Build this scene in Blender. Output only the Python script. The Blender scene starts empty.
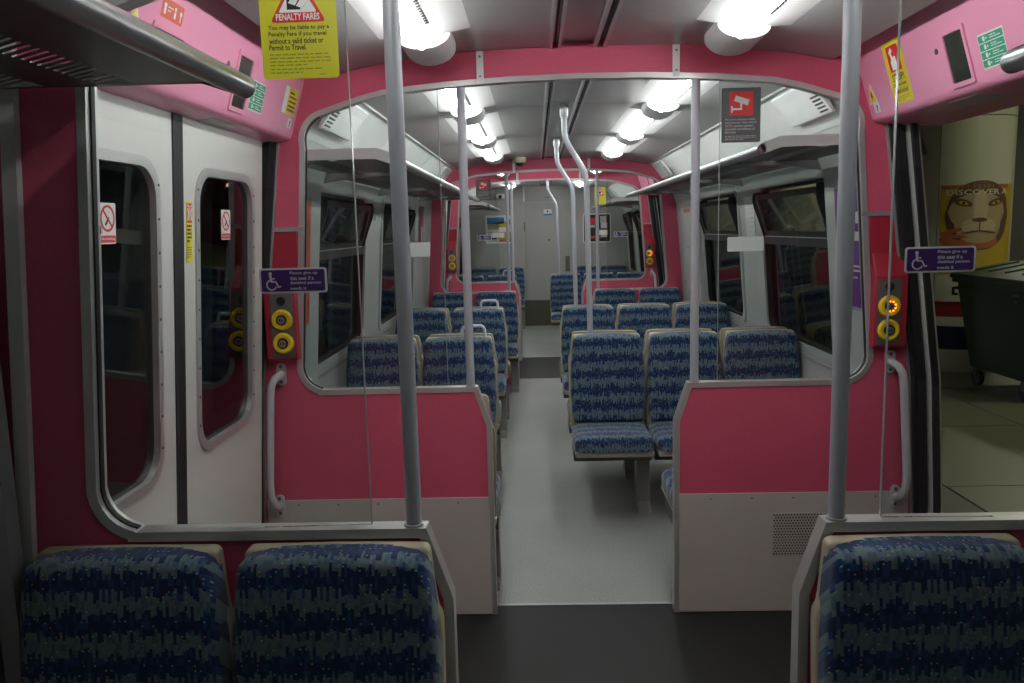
import bpy, bmesh, math, random
from mathutils import Matrix, Vector
random.seed(7)
R = math.radians
scene = bpy.context.scene
COL = scene.collection

# ------------------------------------------------------------------ camera, world, exposure
F_PX, PITCH, YAW, ROLL = 797.0, 8.05, -1.85, 1.52
CAM = Vector((-0.17, 0.0, 1.55))
def camera_matrix():
    p, y, r = R(PITCH), R(YAW), R(ROLL)
    fwd = Vector((math.sin(y), math.cos(y), 0)); rt = Vector((math.cos(y), -math.sin(y), 0)); up = Vector((0, 0, 1))
    f2 = fwd * math.cos(p) - up * math.sin(p); u2 = up * math.cos(p) + fwd * math.sin(p)
    r2 = rt * math.cos(r) - u2 * math.sin(r); u3 = u2 * math.cos(r) + rt * math.sin(r)
    m = Matrix((r2, u3, -f2)).transposed().to_4x4()
    m.translation = CAM
    return m
cd = bpy.data.cameras.new('camera'); cam = bpy.data.objects.new('camera', cd); COL.objects.link(cam)
cam.matrix_world = camera_matrix()
cd.sensor_fit = 'HORIZONTAL'; cd.sensor_width = 36.0; cd.lens = 36.0 * F_PX / 1024.0
cd.clip_start = 0.05; cd.clip_end = 200
scene.camera = cam
w = bpy.data.worlds.new('night'); scene.world = w; w.use_nodes = True
w.node_tree.nodes['Background'].inputs[0].default_value = (0.02, 0.024, 0.03, 1)
w.node_tree.nodes['Background'].inputs[1].default_value = 0.10
vs = scene.view_settings
vs.view_transform = 'Standard'; vs.look = 'None'; vs.gamma = 1.0; vs.use_curve_mapping = False
vs.exposure = 0.0
TUBE_STRENGTH = 42.0
PLATFORM_STRENGTH = 85.0

# ------------------------------------------------------------------ materials
M = {}
def nodes_of(m):
    m.use_nodes = True
    nt = m.node_tree; nt.nodes.clear()
    return nt, nt.nodes.new('ShaderNodeOutputMaterial')
def mat(name, col, rough=0.5, metal=0.0, var=0.08, scale=6.0, fine=0.0, fscale=400.0, bump=0.0, bscale=200.0, spec=0.5):
    m = bpy.data.materials.new(name); nt, out = nodes_of(m); N, L = nt.nodes, nt.links
    b = N.new('ShaderNodeBsdfPrincipled'); L.new(b.outputs[0], out.inputs[0])
    tc = N.new('ShaderNodeTexCoord')
    n = N.new('ShaderNodeTexNoise'); n.inputs['Scale'].default_value = scale; n.inputs['Detail'].default_value = 4
    L.new(tc.outputs['Object'], n.inputs['Vector'])
    mx = N.new('ShaderNodeMix'); mx.data_type = 'RGBA'
    mx.inputs[6].default_value = (*[c * (1 - var) for c in col], 1); mx.inputs[7].default_value = (*[min(1, c * (1 + var)) for c in col], 1)
    L.new(n.outputs[0], mx.inputs[0]); last = mx.outputs[2]
    if fine > 0:
        f = N.new('ShaderNodeTexNoise'); f.inputs['Scale'].default_value = fscale; f.inputs['Detail'].default_value = 2
        L.new(tc.outputs['Object'], f.inputs['Vector'])
        mr = N.new('ShaderNodeMapRange'); mr.inputs[1].default_value = .3; mr.inputs[2].default_value = .7
        mr.inputs[3].default_value = 1 - fine; mr.inputs[4].default_value = 1 + fine
        L.new(f.outputs[0], mr.inputs[0])
        m2 = N.new('ShaderNodeVectorMath'); m2.operation = 'SCALE'
        L.new(last, m2.inputs[0]); L.new(mr.outputs[0], m2.inputs['Scale']); last = m2.outputs[0]
    L.new(last, b.inputs['Base Color'])
    b.inputs['Roughness'].default_value = rough; b.inputs['Metallic'].default_value = metal
    b.inputs['Specular IOR Level'].default_value = spec
    if bump > 0:
        bn = N.new('ShaderNodeTexNoise'); bn.inputs['Scale'].default_value = bscale
        L.new(tc.outputs['Object'], bn.inputs['Vector'])
        bp = N.new('ShaderNodeBump'); bp.inputs['Strength'].default_value = bump; bp.inputs['Distance'].default_value = .002
        L.new(bn.outputs[0], bp.inputs['Height']); L.new(bp.outputs[0], b.inputs['Normal'])
    M[name] = m; return m
def emit(name, col, s):
    m = bpy.data.materials.new(name); nt, out = nodes_of(m)
    e = nt.nodes.new('ShaderNodeEmission'); e.inputs[0].default_value = (*col, 1); e.inputs[1].default_value = s
    nt.links.new(e.outputs[0], out.inputs[0]); M[name] = m
def glass(name, tint, k, ior=1.5, rough=0.0):
    m = bpy.data.materials.new(name); nt, out = nodes_of(m); N, L = nt.nodes, nt.links
    t = N.new('ShaderNodeBsdfTransparent'); t.inputs[0].default_value = (*tint, 1)
    g = N.new('ShaderNodeBsdfGlossy'); g.inputs['Roughness'].default_value = rough
    fr = N.new('ShaderNodeFresnel'); fr.inputs[0].default_value = ior
    ml = N.new('ShaderNodeMath'); ml.operation = 'MULTIPLY'; ml.inputs[1].default_value = k; ml.use_clamp = True
    mx = N.new('ShaderNodeMixShader')
    L.new(fr.outputs[0], ml.inputs[0]); L.new(ml.outputs[0], mx.inputs[0]); L.new(t.outputs[0], mx.inputs[1]); L.new(g.outputs[0], mx.inputs[2])
    L.new(mx.outputs[0], out.inputs[0]); M[name] = m
def moquette(name):
    """woven seat fabric: jagged navy and grey-blue bands with tiny coloured flecks"""
    m = bpy.data.materials.new(name); nt, out = nodes_of(m); N, L = nt.nodes, nt.links
    b = N.new('ShaderNodeBsdfPrincipled'); L.new(b.outputs[0], out.inputs[0])
    b.inputs['Roughness'].default_value = .95; b.inputs['Specular IOR Level'].default_value = .15
    b.inputs['Sheen Weight'].default_value = .25; b.inputs['Sheen Roughness'].default_value = .5
    tc = N.new('ShaderNodeTexCoord'); sp = N.new('ShaderNodeSeparateXYZ'); L.new(tc.outputs['Object'], sp.inputs[0])
    def mth(op, a, bb=None, clamp=False):
        n = N.new('ShaderNodeMath'); n.operation = op; n.use_clamp = clamp
        for i, v in enumerate((a, bb)):
            if v is None: continue
            if isinstance(v, (int, float)): n.inputs[i].default_value = v
            else: L.new(v, n.inputs[i])
        return n.outputs[0]
    s = mth('ADD', sp.outputs[2], sp.outputs[1])
    colx = mth('FLOOR', mth('DIVIDE', sp.outputs[0], .006))
    def rnd(a, bb):
        c = N.new('ShaderNodeCombineXYZ'); L.new(a, c.inputs[0]); L.new(bb, c.inputs[1])
        wn = N.new('ShaderNodeTexWhiteNoise'); wn.noise_dimensions = '2D'; L.new(c.outputs[0], wn.inputs['Vector']); return wn
    band = mth('FLOOR', mth('DIVIDE', s, .0475))
    j = rnd(colx, band).outputs[0]
    v = mth('ADD', mth('DIVIDE', s, .095), mth('MULTIPLY', mth('SUBTRACT', j, .5), .40))
    tri = mth('ABSOLUTE', mth('SUBTRACT', mth('MULTIPLY', mth('FRACT', v), 2.0), 1.0))
    mask = mth('GREATER_THAN', tri, .57)
    # thinner second weave
    j2 = rnd(mth('FLOOR', mth('DIVIDE', sp.outputs[0], .006)), mth('FLOOR', mth('DIVIDE', s, .016))).outputs[0]
    mid = mth('GREATER_THAN', j2, .72)
    def mixc(fac, a, bb):
        n = N.new('ShaderNodeMix'); n.data_type = 'RGBA'; L.new(fac, n.inputs[0])
        for k, q in ((6, a), (7, bb)):
            if isinstance(q, tuple): n.inputs[k].default_value = (*q, 1)
            else: L.new(q, n.inputs[k])
        return n.outputs[2]
    navy = mixc(mid, (.010, .026, .080), (.018, .055, .15))
    grey = mixc(mid, (.115, .165, .185), (.07, .115, .155))
    c = mixc(mask, navy, grey)
    cx = mth('FLOOR', mth('DIVIDE', sp.outputs[0], .011)); cz = mth('FLOOR', mth('DIVIDE', s, .011))
    w2 = rnd(cx, cz)
    fx = mth('SUBTRACT', mth('FRACT', mth('DIVIDE', sp.outputs[0], .011)), .5); fz = mth('SUBTRACT', mth('FRACT', mth('DIVIDE', s, .011)), .5)
    d2 = mth('ADD', mth('MULTIPLY', fx, fx), mth('MULTIPLY', fz, fz))
    dot = mth('MULTIPLY', mth('GREATER_THAN', w2.outputs[0], .84), mth('LESS_THAN', d2, .035))
    hs = N.new('ShaderNodeHueSaturation'); hs.inputs['Color'].default_value = (.5, .35, .10, 1); hs.inputs['Saturation'].default_value = .9
    cc = mth('MULTIPLY', mth('FRACT', mth('MULTIPLY', w2.outputs[0], 37.0)), 1.0); L.new(cc, hs.inputs['Hue'])
    c = mixc(dot, c, hs.outputs[0])
    L.new(c, b.inputs['Base Color'])
    nz = N.new('ShaderNodeTexNoise'); nz.inputs['Scale'].default_value = 600; L.new(tc.outputs['Object'], nz.inputs['Vector'])
    bp = N.new('ShaderNodeBump'); bp.inputs['Strength'].default_value = .25; bp.inputs['Distance'].default_value = .002
    L.new(nz.outputs[0], bp.inputs['Height']); L.new(bp.outputs[0], b.inputs['Normal'])
    M[name] = m

mat('pink_panel', (.60, .090, .165), .55, var=.06, scale=3, fine=.07, fscale=300)
mat('red_box', (.38, .024, .045), .4, var=.05)
mat('pink_gloss', (.80, .31, .47), .28, var=.03, scale=2)
mat('kick_grey', (.52, .50, .47), .5, var=.05, scale=3, fine=.03)
mat('aluminium', (.54, .54, .53), .36, .5, var=.06, scale=15)
mat('dull_trim', (.40, .41, .41), .45, .4, var=.06, scale=20)
mat('pole_paint', (.46, .48, .52), .38, .15, var=.05, scale=12)
mat('white_door', (.66, .65, .63), .42, var=.03, scale=3)
mat('rubber', (.012, .012, .013), .6, var=.1)
mat('dark_metal', (.05, .05, .055), .5, .3, var=.1)
mat('ceiling_grey', (.37, .37, .365), .29, .0, var=.05, scale=2)
mat('white_plastic', (.78, .80, .79), .35, var=.03, scale=3)
mat('lamp_white', (.82, .82, .81), .45, var=.02)
mat('bay_wall', (.50, .46, .46), .5, var=.05, scale=3)
mat('window_surround', (.50, .53, .51), .42, var=.04, scale=4)
mat('seat_beige', (.46, .41, .29), .42, var=.06, scale=8)
mat('seat_steel', (.12, .12, .12), .45, .5, var=.1)
mat('leg_grey', (.24, .23, .21), .5, var=.1)
mat('handle_grey', (.55, .57, .60), .35, var=.04)
mat('floor_light', (.26, .272, .252), .5, var=.16, scale=2.2, fine=.30, fscale=170, bump=.05)
mat('floor_dark', (.017, .017, .017), .55, var=.15, scale=3, fine=.35, fscale=350, bump=.08, spec=.22)
mat('rack_metal', (.13, .13, .127), .4, .6, var=.1, scale=5)
mat('rack_tube', (.42, .43, .44), .3, .8, var=.05)
mat('end_grey', (.36, .36, .345), .5, var=.05, scale=2)
mat('end_dark', (.07, .068, .05), .5, var=.1)
mat('plate_dark', (.16, .15, .14), .4, .3, var=.08)
mat('glass_edge', (.30, .34, .32), .2, var=.05)
mat('cream', (.62, .58, .42), .4, var=.03)
mat('yellow', (.80, .56, .02), .4, var=.04)
mat('black', (.012, .012, .012), .35, var=.1)
mat('screw', (.16, .16, .16), .4, .7, var=.1)
mat('steel_button', (.55, .55, .55), .3, .8, var=.05)
mat('sign_lime', (.56, .53, .02), .45, var=.02)
mat('sign_yellow', (.80, .66, .03), .45, var=.02)
mat('sign_red', (.62, .03, .035), .45, var=.02)
mat('sign_orange_red', (.62, .10, .05), .45, var=.02)
mat('sign_white', (.78, .78, .76), .45, var=.02)
mat('sign_purple', (.075, .022, .16), .4, var=.03)
mat('sign_grey', (.085, .095, .10), .45, var=.03)
mat('sign_green', (.02, .30, .17), .45, var=.03)
mat('sign_blue', (.03, .22, .50), .45, var=.02)
mat('sign_ink', (.03, .028, .02), .5, var=.05)
mat('ink_olive', (.26, .25, .02), .5, var=.05)
mat('sticker_back', (.60, .66, .64), .5, var=.02)
mat('screen_dark', (.03, .035, .03), .15, var=.4, scale=30)
mat('platform_stone', (.15, .146, .098), .45, var=.12, scale=1.5, fine=.1, fscale=80)
mat('platform_stone_dark', (.10, .10, .08), .55, var=.12, scale=2, fine=.1, fscale=80)
mat('joint_dark', (.10, .10, .07), .8)
mat('pillar_cream', (.56, .55, .42), .22, var=.03, scale=2)
mat('band_red', (.22, .015, .02), .3, var=.05)
mat('band_navy', (.012, .016, .05), .3, var=.05)
mat('bin_green', (.012, .030, .013), .45, var=.12, scale=4)
mat('poster_gold', (.50, .34, .03), .4, var=.12, scale=10)
mat('poster_tan', (.42, .30, .16), .45, var=.18, scale=9)
mat('poster_light', (.52, .40, .24), .45, var=.12, scale=9)
mat('poster_brown', (.12, .06, .03), .45, var=.2, scale=14)
mat('poster_rust', (.38, .12, .04), .45, var=.15, scale=12)
mat('poster_purple', (.14, .03, .22), .45, var=.1, scale=6)
mat('newsprint', (.55, .55, .53), .8, var=.12, scale=30)
mat('brick_dark', (.05, .045, .04), .8, var=.2)
emit('tube_light', (.97, 1.0, .985), TUBE_STRENGTH)
emit('platform_tube', (1.0, .97, .72), PLATFORM_STRENGTH)
emit('led_orange', (1.0, .22, .02), 5.0)
emit('kiosk_light', (1.0, .75, .55), 5.0)
glass('clear_glass', (.93, .95, .94), .55)
glass('window_glass', (.42, .43, .41), .85)
glass('hopper_glass', (.80, .81, .78), .55)
glass('door_glass', (.40, .42, .41), 1.2)
moquette('moquette')

# ------------------------------------------------------------------ mesh helpers
LOC = {}
class MB:
    def __init__(self): self.v, self.f = [], []
    def add(self, vs_, fs): 
        o = len(self.v); self.v += [tuple(p) for p in vs_]; self.f += [tuple(i + o for i in f) for f in fs]; return self
    def box(self, x0, x1, y0, y1, z0, z1):
        v = [(x, y, z) for x in (x0, x1) for y in (y0, y1) for z in (z0, z1)]
        return self.add(v, [(0, 1, 3, 2), (4, 6, 7, 5), (0, 4, 5, 1), (2, 3, 7, 6), (0, 2, 6, 4), (1, 5, 7, 3)])
    def loft(self, loops, cap0=True, cap1=True, close=True):
        n = len(loops[0]); fs = []
        for k in range(len(loops) - 1):
            for i in range(n if close else n - 1):
                a, b = k * n + i, k * n + (i + 1) % n
                fs.append((a, b, b + n, a + n))
        if cap0: fs.append(tuple(range(n - 1, -1, -1)))
        if cap1: fs.append(tuple(range((len(loops) - 1) * n, len(loops) * n)))
        return self.add([p for l in loops for p in l], fs)
    def prism(self, poly, axis, a0, a1):
        def q(p, a): return {'x': (a, p[0], p[1]), 'y': (p[0], a, p[1]), 'z': (p[0], p[1], a)}[axis]
        return self.loft([[q(p, a0) for p in poly], [q(p, a1) for p in poly]])
    def ringprism(self, outer, inner, fn, d0, d1):
        n = len(outer); o0 = [fn(*p, d0) for p in outer]; i0 = [fn(*p, d0) for p in inner]; o1 = [fn(*p, d1) for p in outer]; i1 = [fn(*p, d1) for p in inner]
        v = o0 + i0 + o1 + i1; fs = []
        for k in range(n):
            l = (k + 1) % n
            fs += [(k, l, n + l, n + k), (2*n + k, 3*n + k, 3*n + l, 2*n + l), (k, 2*n + k, 2*n + l, l), (n + k, n + l, 3*n + l, 3*n + k)]
        return self.add(v, fs)
    def tube(self, pts, r, n=12, caps=True):
        pts = [Vector(p) for p in pts]; loops = []; ref = None
        for i, p in enumerate(pts):
            t = (pts[min(i + 1, len(pts) - 1)] - pts[max(i - 1, 0)]).normalized()
            if ref is None:
                ref = Vector((1, 0, 0)) if abs(t.x) < .8 else Vector((0, 1, 0))
            a = (ref - t * ref.dot(t)).normalized(); b = t.cross(a); ref = a
            rr = r[i] if isinstance(r, (list, tuple)) else r
            loops.append([tuple(p + a * math.cos(2*math.pi*k/n) * rr + b * math.sin(2*math.pi*k/n) * rr) for k in range(n)])
        return self.loft(loops, caps, caps)
    def strip(self, pts, wid, fn, d0, d1, side=0):
        """flat bar of width wid swept along 2D points; fn(u, v, d) maps to 3D. side 0 centred, +1 to the left, -1 right"""
        P = [Vector(p) for p in pts]; A, B = [], []
        for i, p in enumerate(P):
            d_in = (P[i] - P[i-1]).normalized() if i > 0 else None
            d_out = (P[i+1] - P[i]).normalized() if i < len(P) - 1 else None
            d = ((d_in or d_out) + (d_out or d_in)).normalized(); n = Vector((-d.y, d.x))
            sc = 1.0
            if d_in is not None and d_out is not None: sc = 1 / max(.5, d.dot(d_in))
            la, lb = {0: (.5, -.5), 1: (1, -.15), -1: (.15, -1)}[side]
            A.append(p + n * wid * la * sc); B.append(p + n * wid * lb * sc)
        loops = [[fn(a.x, a.y, d0), fn(b.x, b.y, d0), fn(b.x, b.y, d1), fn(a.x, a.y, d1)] for a, b in zip(A, B)]
        return self.loft(loops)
    def pillow(self, outline, fn, d0, d1, bev, steps=5, crown=.35):
        c = Vector((sum(p[0] for p in outline) / len(outline), sum(p[1] for p in outline) / len(outline)))
        n = len(outline); P = [Vector(p) for p in outline]
        nr = []
        for i in range(n):
            t = (P[(i+1) % n] - P[i-1]).normalized(); nn = Vector((-t.y, t.x))
            if nn.dot(c - P[i]) < 0: nn = -nn
            nr.append(nn)
        sgn = 1 if d1 > d0 else -1
        loops = [[fn(p.x, p.y, d0) for p in P]]
        for k in range(steps + 1):
            a = k / steps * math.pi / 2
            ins = bev * (1 - math.cos(a)); dd = d1 - sgn * bev * (1 - math.sin(a))
            loops.append([fn(*(p + m * ins), dd) for p, m in zip(P, nr)])
        for fr, up in ((.35, .5), (.7, .9)):
            loops.append([fn(*((p + m * bev).lerp(c, fr)), d1 + sgn * bev * crown * up) for p, m in zip(P, nr)])
        return self.loft(loops)
    def mesh(self, name, material, origin=(0, 0, 0), smooth=None, bev=0):
        bm = bmesh.new(); o = Vector(origin)
        vv = [bm.verts.new(Vector(p) - o) for p in self.v]
        for f in self.f:
            try: bm.faces.new([vv[i] for i in f])
            except ValueError: pass
        bmesh.ops.remove_doubles(bm, verts=bm.verts, dist=1e-5)
        bmesh.ops.recalc_face_normals(bm, faces=bm.faces)
        if bev: bmesh.ops.bevel(bm, geom=[e for e in bm.edges if len(e.link_faces) == 2 and e.calc_face_angle(0) > .6], offset=bev, segments=2, profile=.5, affect='EDGES')
        me = bpy.data.meshes.new(name); bm.to_mesh(me); bm.free()
        me.materials.append(M[material])
        if smooth:
            for p in me.polygons: p.use_smooth = True
            me.set_sharp_from_angle(angle=R(smooth))
        return me
    def build(self, name, material, parent=None, smooth=None, bev=0, kind=None, label=None):
        o_ = LOC.get(parent.name, (0, 0, 0)) if parent else (0, 0, 0)
        ob = bpy.data.objects.new(name, self.mesh(name, material, o_, smooth, bev)); COL.objects.link(ob)
        if parent: ob.parent = parent; LOC[ob.name] = o_
        if kind: ob['kind'] = kind
        if label: ob['label'] = label
        return ob
def tag(o, label, cat, group=None):
    o['label'] = label; o['category'] = cat
    if group: o['group'] = group
    return o
def thing(name, loc, label=None, cat=None, group=None, kind=None):
    o = bpy.data.objects.new(name, None); COL.objects.link(o); o.location = loc; o.empty_display_size = .1
    LOC[o.name] = tuple(loc)
    if label: tag(o, label, cat, group)
    if kind: o['kind'] = kind
    return o
def copy_tree(o, parent=None):
    c = o.copy(); COL.objects.link(c); c.parent = parent
    for ch in list(o.children): copy_tree(ch, c)
    return c
XZ = lambda x, z, d: (x, d, z)
def rrect(cx, cz, wd, h, r, n=5):
    out = []
    for (sx, sz, a0) in ((1, 1, 0), (-1, 1, 90), (-1, -1, 180), (1, -1, 270)):
        ox, oz = cx + sx * (wd/2 - r), cz + sz * (h/2 - r)
        for k in range(n + 1):
            a = R(a0 + 90 * k / n); out.append((ox + r * math.cos(a), oz + r * math.sin(a)))
    return out
def arc(cx, cz, r, a0, a1, n=8):
    return [(cx + r * math.cos(R(a0 + (a1 - a0) * k / n)), cz + r * math.sin(R(a0 + (a1 - a0) * k / n))) for k in range(n + 1)]
def circ(cx, cz, r, n=20): return arc(cx, cz, r, 0, 360 - 360 / n, n - 1)
def lerp_tab(tab, z):
    if z <= tab[0][0]: return tab[0][1]
    for (a, xa), (b, xb) in zip(tab, tab[1:]):
        if z <= b: return xa + (xb - xa) * (z - a) / (b - a)
    return tab[-1][1]
def wx(z): return lerp_tab([(0, 1.27), (.45, 1.262), (.95, 1.232), (1.9, 1.11), (2.3, 1.05)], z)     # door line
def bx(z): return lerp_tab([(0, 1.315), (.87, 1.310), (1.42, 1.270), (1.76, 1.240), (1.96, 1.165), (2.3, 1.0)], z)   # bay wall

# ------------------------------------------------------------------ layout along the car
YB = -1.7                                # wall behind the photographer
P1, P2, P3, P4, YE = 1.59, 3.07, 7.85, 9.35, 12.72
CEIL = [(0, 2.210), (.42, 2.202), (.58, 2.188), (.78, 2.160), (.93, 2.13)]
def cz_(x): return lerp_tab(CEIL, abs(x))

# ---- floor
floor = thing('floor', (0, 0, 0), kind='structure')
for (y0, y1, m) in ((YB, P1 - .02, 'floor_light'), (P1 - .02, P2 + .06, 'floor_dark'), (P2 + .06, P3 + .3, 'floor_light'), (P3 + .3, P4 + .2, 'floor_dark'), (P4 + .2, YE, 'floor_light')):
    MB().box(-1.34, 1.34, y0, y1, -.05, 0).build('floor_covering', m, floor)
    MB().box(-1.25, 1.25, y0 - .008, y0 + .008, -.01, .002).build('joint_strip', 'dull_trim', floor)
# ---- ceiling in panels, with a centre channel and rails
ceiling = thing('ceiling', (0, 0, 0), kind='structure')
for (y0, y1) in ((YB, P1), (P1, P2), (P2, 4.45), (4.45, 5.9), (5.9, P3), (P3, P4), (P4, 11.0), (11.0, YE)):
    for s in (-1, 1):
        lo = [(s * x, cz_(x)) for x in (.10, .42, .58, .68, .78, .86, .93)]
        hi = [(s * x, 2.28) for x in (.93, .86, .78, .68, .58, .42, .10)]
        MB().prism(lo + hi, 'y', y0 + .002, y1 - .002).build('ceiling_panel', 'ceiling_grey', ceiling, smooth=30)
    MB().box(-.10, .10, y0 + .002, y1 - .002, 2.224, 2.28).build('centre_channel', 'ceiling_grey', ceiling)
    for x in (-.098, -.066, .066, .098):
        MB().box(x - .006, x + .006, y0 + .004, y1 - .004, 2.200, 2.23).build('channel_rail', 'aluminium', ceiling)
    if y0 != YB:
        MB().box(-.085, -.079, y0 + .03, y1 - .03, 2.217, 2.225).build('air_slot', 'rubber', ceiling)
        MB().box(.079, .085, y0 + .03, y1 - .03, 2.217, 2.225).build('air_slot', 'rubber', ceiling)
# ---- side walls
WALLS = {}
for s, nm in ((-1, 'wall_left'), (1, 'wall_right')):
    WALLS[s] = thing(nm, (0, 0, 0), kind='structure')
def wall_piece(s, y0, y1, z0, z1, m, name='wall_panel', th=.015, fx=bx, off=0.0, smooth=None):
    zs = sorted({z0, z1} | {z for z in (.45, .87, .95, 1.42, 1.76, 1.9, 1.96) if z0 < z < z1})
    prof = [(s * (fx(z) + off), z) for z in zs] + [(s * (fx(z) + off + th), z) for z in reversed(zs)]
    return MB().prism(prof, 'y', y0, y1).build(name, m, WALLS[s])
WIN_Z0, WIN_Z1 = .87, 1.765
BAYS = {'near': (YB, P1 - .02, [(-1.2, .55)]), 'mid': (P2 + .02, P3 - .02, [(3.90, 5.10), (5.66, 6.88)]), 'end': (P4 + .02, YE, [(10.09, 11.3), (11.7, 12.5)])}
for s in (-1, 1):
    for key, (a, b, wins) in BAYS.items():
        wall_piece(s, a, b, 0, WIN_Z0, 'bay_wall', 'lower_panel')
        # door pockets: the lining stands proud beside each doorway
        pk = [] if key == 'near' else ([(a, wins[0][0] - .05, 1)] + ([(wins[-1][1] + .05, b, 0)] if key == 'mid' else []))
        for (p0, p1, lead) in pk:
            wall_piece(s, p0, p1, 0, 1.955, 'window_surround', 'pocket_panel', th=.02, off=-.05)
            e = p1 if lead else p0
            wall_piece(s, e - .008, e + .008, 0, 1.955, 'window_surround', 'pocket_edge', th=.055, off=-.05)
        u0 = pk[0][1] if pk else a; u1 = pk[1][0] if len(pk) > 1 else b
        wall_piece(s, u0, u1, WIN_Z1, 1.96, 'window_surround', 'upper_panel')
        edges = [u0] + [e for wn in wins for e in wn] + [u1]
        for k in range(0, len(edges), 2):
            wall_piece(s, edges[k], edges[k+1], WIN_Z0, WIN_Z1, 'window_surround', 'window_pillar')
        # sill moulding with a grey line under the windows
        MB().box(*sorted((s * (bx(.8) - .008), s * (bx(.8) + .01))), u0, u1, .80, .815).build('sill_line', 'dull_trim', WALLS[s])
        # cove between wall and ceiling
        n = 3 if key == 'mid' else 2
        for k in range(n):
            y0, y1 = a + (b - a) * k / n, a + (b - a) * (k + 1) / n
            pts = [(.925, 2.136), (.985, 2.095), (1.05, 2.03), (1.115, 1.945)]
            poly = [(s * x, z) for x, z in pts] + [(s * (x + .02), z + .015) for x, z in reversed(pts)]
            MB().prism(poly, 'y', y0 + .003, y1 - .003).build('cove_panel', 'white_plastic', WALLS[s], smooth=40)
        MB().tube([(s * .93, a + .01, 2.128), (s * .93, b - .01, 2.128)], .008, 8).build('cove_joint', 'dull_trim', WALLS[s])
        if key != 'near':
            for yc, q in (((a + .53), 0), ((b - .35), 1)):
                vu = thing('air_vent', (s * 1.0, yc, 2.0), ('white slotted air vent box under the %s, %s bay, %s end, %s' % ('cove', 'middle' if key == 'mid' else 'end', 'far' if q else 'near', 'platform side' if s > 0 else 'closed-door side')), 'vent')
                pp = [(s * .945, 2.105), (s * .975, 2.075), (s * 1.045, 1.985), (s * 1.06, 1.985), (s * 1.02, 2.05), (s * .96, 2.12)]
                MB().prism(pp, 'y', yc - .26, yc + .26).build('casing', 'white_plastic', vu, bev=.004)
                for k in range(5):
                    zz = 2.055 - k * .014; xx = .975 + (2.075 - zz) * .778
                    MB().prism([(s * (xx - .004), zz - .002), (s * (xx + .004), zz - .004), (s * (xx + .006), zz + .004), (s * (xx - .002), zz + .005)], 'y', yc - .235, yc - .15).build('slot', 'black', vu)
wall_back = MB().box(-1.33, 1.33, YB - .04, YB, 0, 2.25).build('wall_back', 'end_grey', kind='structure')
# outside shell of the car, roof and sides in dark paint
shell = MB()
for s in (-1, 1):
    for key, (a, b, wins) in BAYS.items():
        for z0, z1 in ((-.2, WIN_Z0 - .02), (WIN_Z1 + .02, 2.3)):
            zs = [z0] + [z for z in (.87, 1.42, 1.76, 1.96) if z0 < z < z1] + [z1]
            shell.prism([(s * (bx(z) + .062), z) for z in zs] + [(s * (bx(z) + .072), z) for z in reversed(zs)], 'y', a, b)
shell.box(-1.3, 1.3, YB, YE, 2.30, 2.34)
shell = shell.build('wall_outer', 'dark_metal', kind='structure')

# ---- windows
def side_fn(s, off=0): return lambda y, z, d: (s * (bx(z) + off + d), y, z)
win_n = 0
def window(s, y0, y1, key):
    global win_n; win_n += 1
    wdw = thing('window_%d' % win_n, (0, 0, 0), kind='structure')
    yc, zc = (y0 + y1) / 2, (WIN_Z0 + WIN_Z1) / 2; W, H_ = y1 - y0, WIN_Z1 - WIN_Z0
    fn = side_fn(s)
    out = rrect(yc, zc, W + .05, H_ + .05, .06); inn = rrect(yc, zc, W - .02, H_ - .02, .075)
    MB().ringprism(out, inn, fn, -.012, .03).build('frame', 'window_surround', wdw, smooth=40)
    o2 = rrect(yc, zc, W - .016, H_ - .016, .075); i2 = rrect(yc, zc, W - .05, H_ - .05, .06)
    MB().ringprism(o2, i2, fn, .0, .035).build('gasket', 'rubber', wdw, smooth=40)
    zm = 1.43
    g = MB(); pts = [(y0 + .02, WIN_Z0 + .02), (y1 - .02, WIN_Z0 + .02), (y1 - .02, 1.0), (y1 - .02, zm), (y0 + .02, zm), (y0 + .02, 1.0)]
    g.loft([[fn(*p, .03) for p in pts], [fn(*p, .036) for p in pts]]).build('lower_pane', 'window_glass', wdw)
    g = MB(); pts = [(y0 + .02, zm - .015), (y1 - .02, zm - .015), (y1 - .02, zm + .03), (y0 + .02, zm + .03)]
    g.loft([[fn(*p, -.004) for p in pts], [fn(*p, .04) for p in pts]]).build('transom', 'rubber', wdw)
    MB().loft([[fn(y0 + .03, zm + .031, d) for d in (-.006, .0)] + [fn(y0 + .03, zm + .036, d) for d in (.0, -.006)], [fn(y1 - .03, zm + .031, d) for d in (-.006, .0)] + [fn(y1 - .03, zm + .036, d) for d in (.0, -.006)]]).build('transom_edge', 'dull_trim', wdw)
    # hopper light tilted inwards at the top, with curved cheeks
    tilt = .06
    def hop(y, z, d): return (s * (bx(z) + .012 - tilt * max(0, z - zm) / .28 + d), y, z)
    yo, yi = (y0 + .05, y1 - .05)
    out = rrect((yo + yi) / 2, zm + .16, yi - yo, .25, .035); inn = rrect((yo + yi) / 2, zm + .16, yi - yo - .07, .19, .025)
    MB().ringprism(out, inn, hop, -.006, .014).build('hopper_frame', 'rubber', wdw, smooth=40)
    MB().loft([[hop(*p, .002) for p in inn], [hop(*p, .006) for p in inn]]).build('hopper_pane', 'hopper_glass', wdw)
    for e in (y0 + .03, y1 - .045):
        prof = [(bx(zm) + .02, zm + .01), (bx(zm) - .012, zm + .03), (bx(1.55) - .032, 1.55), (bx(1.63) - .060, 1.64), (bx(1.68) - .066, 1.69), (bx(1.73) - .055, 1.73), (bx(1.73) + .02, 1.735)]
        MB().prism([(s * x, z) for x, z in prof], 'y', e, e + .015).build('hopper_cheek', 'rubber', wdw)
    return wdw
for s in (-1, 1):
    for key in ('mid', 'end'):
        for (a, b) in BAYS[key][2]: window(s, a, b, key)
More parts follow.
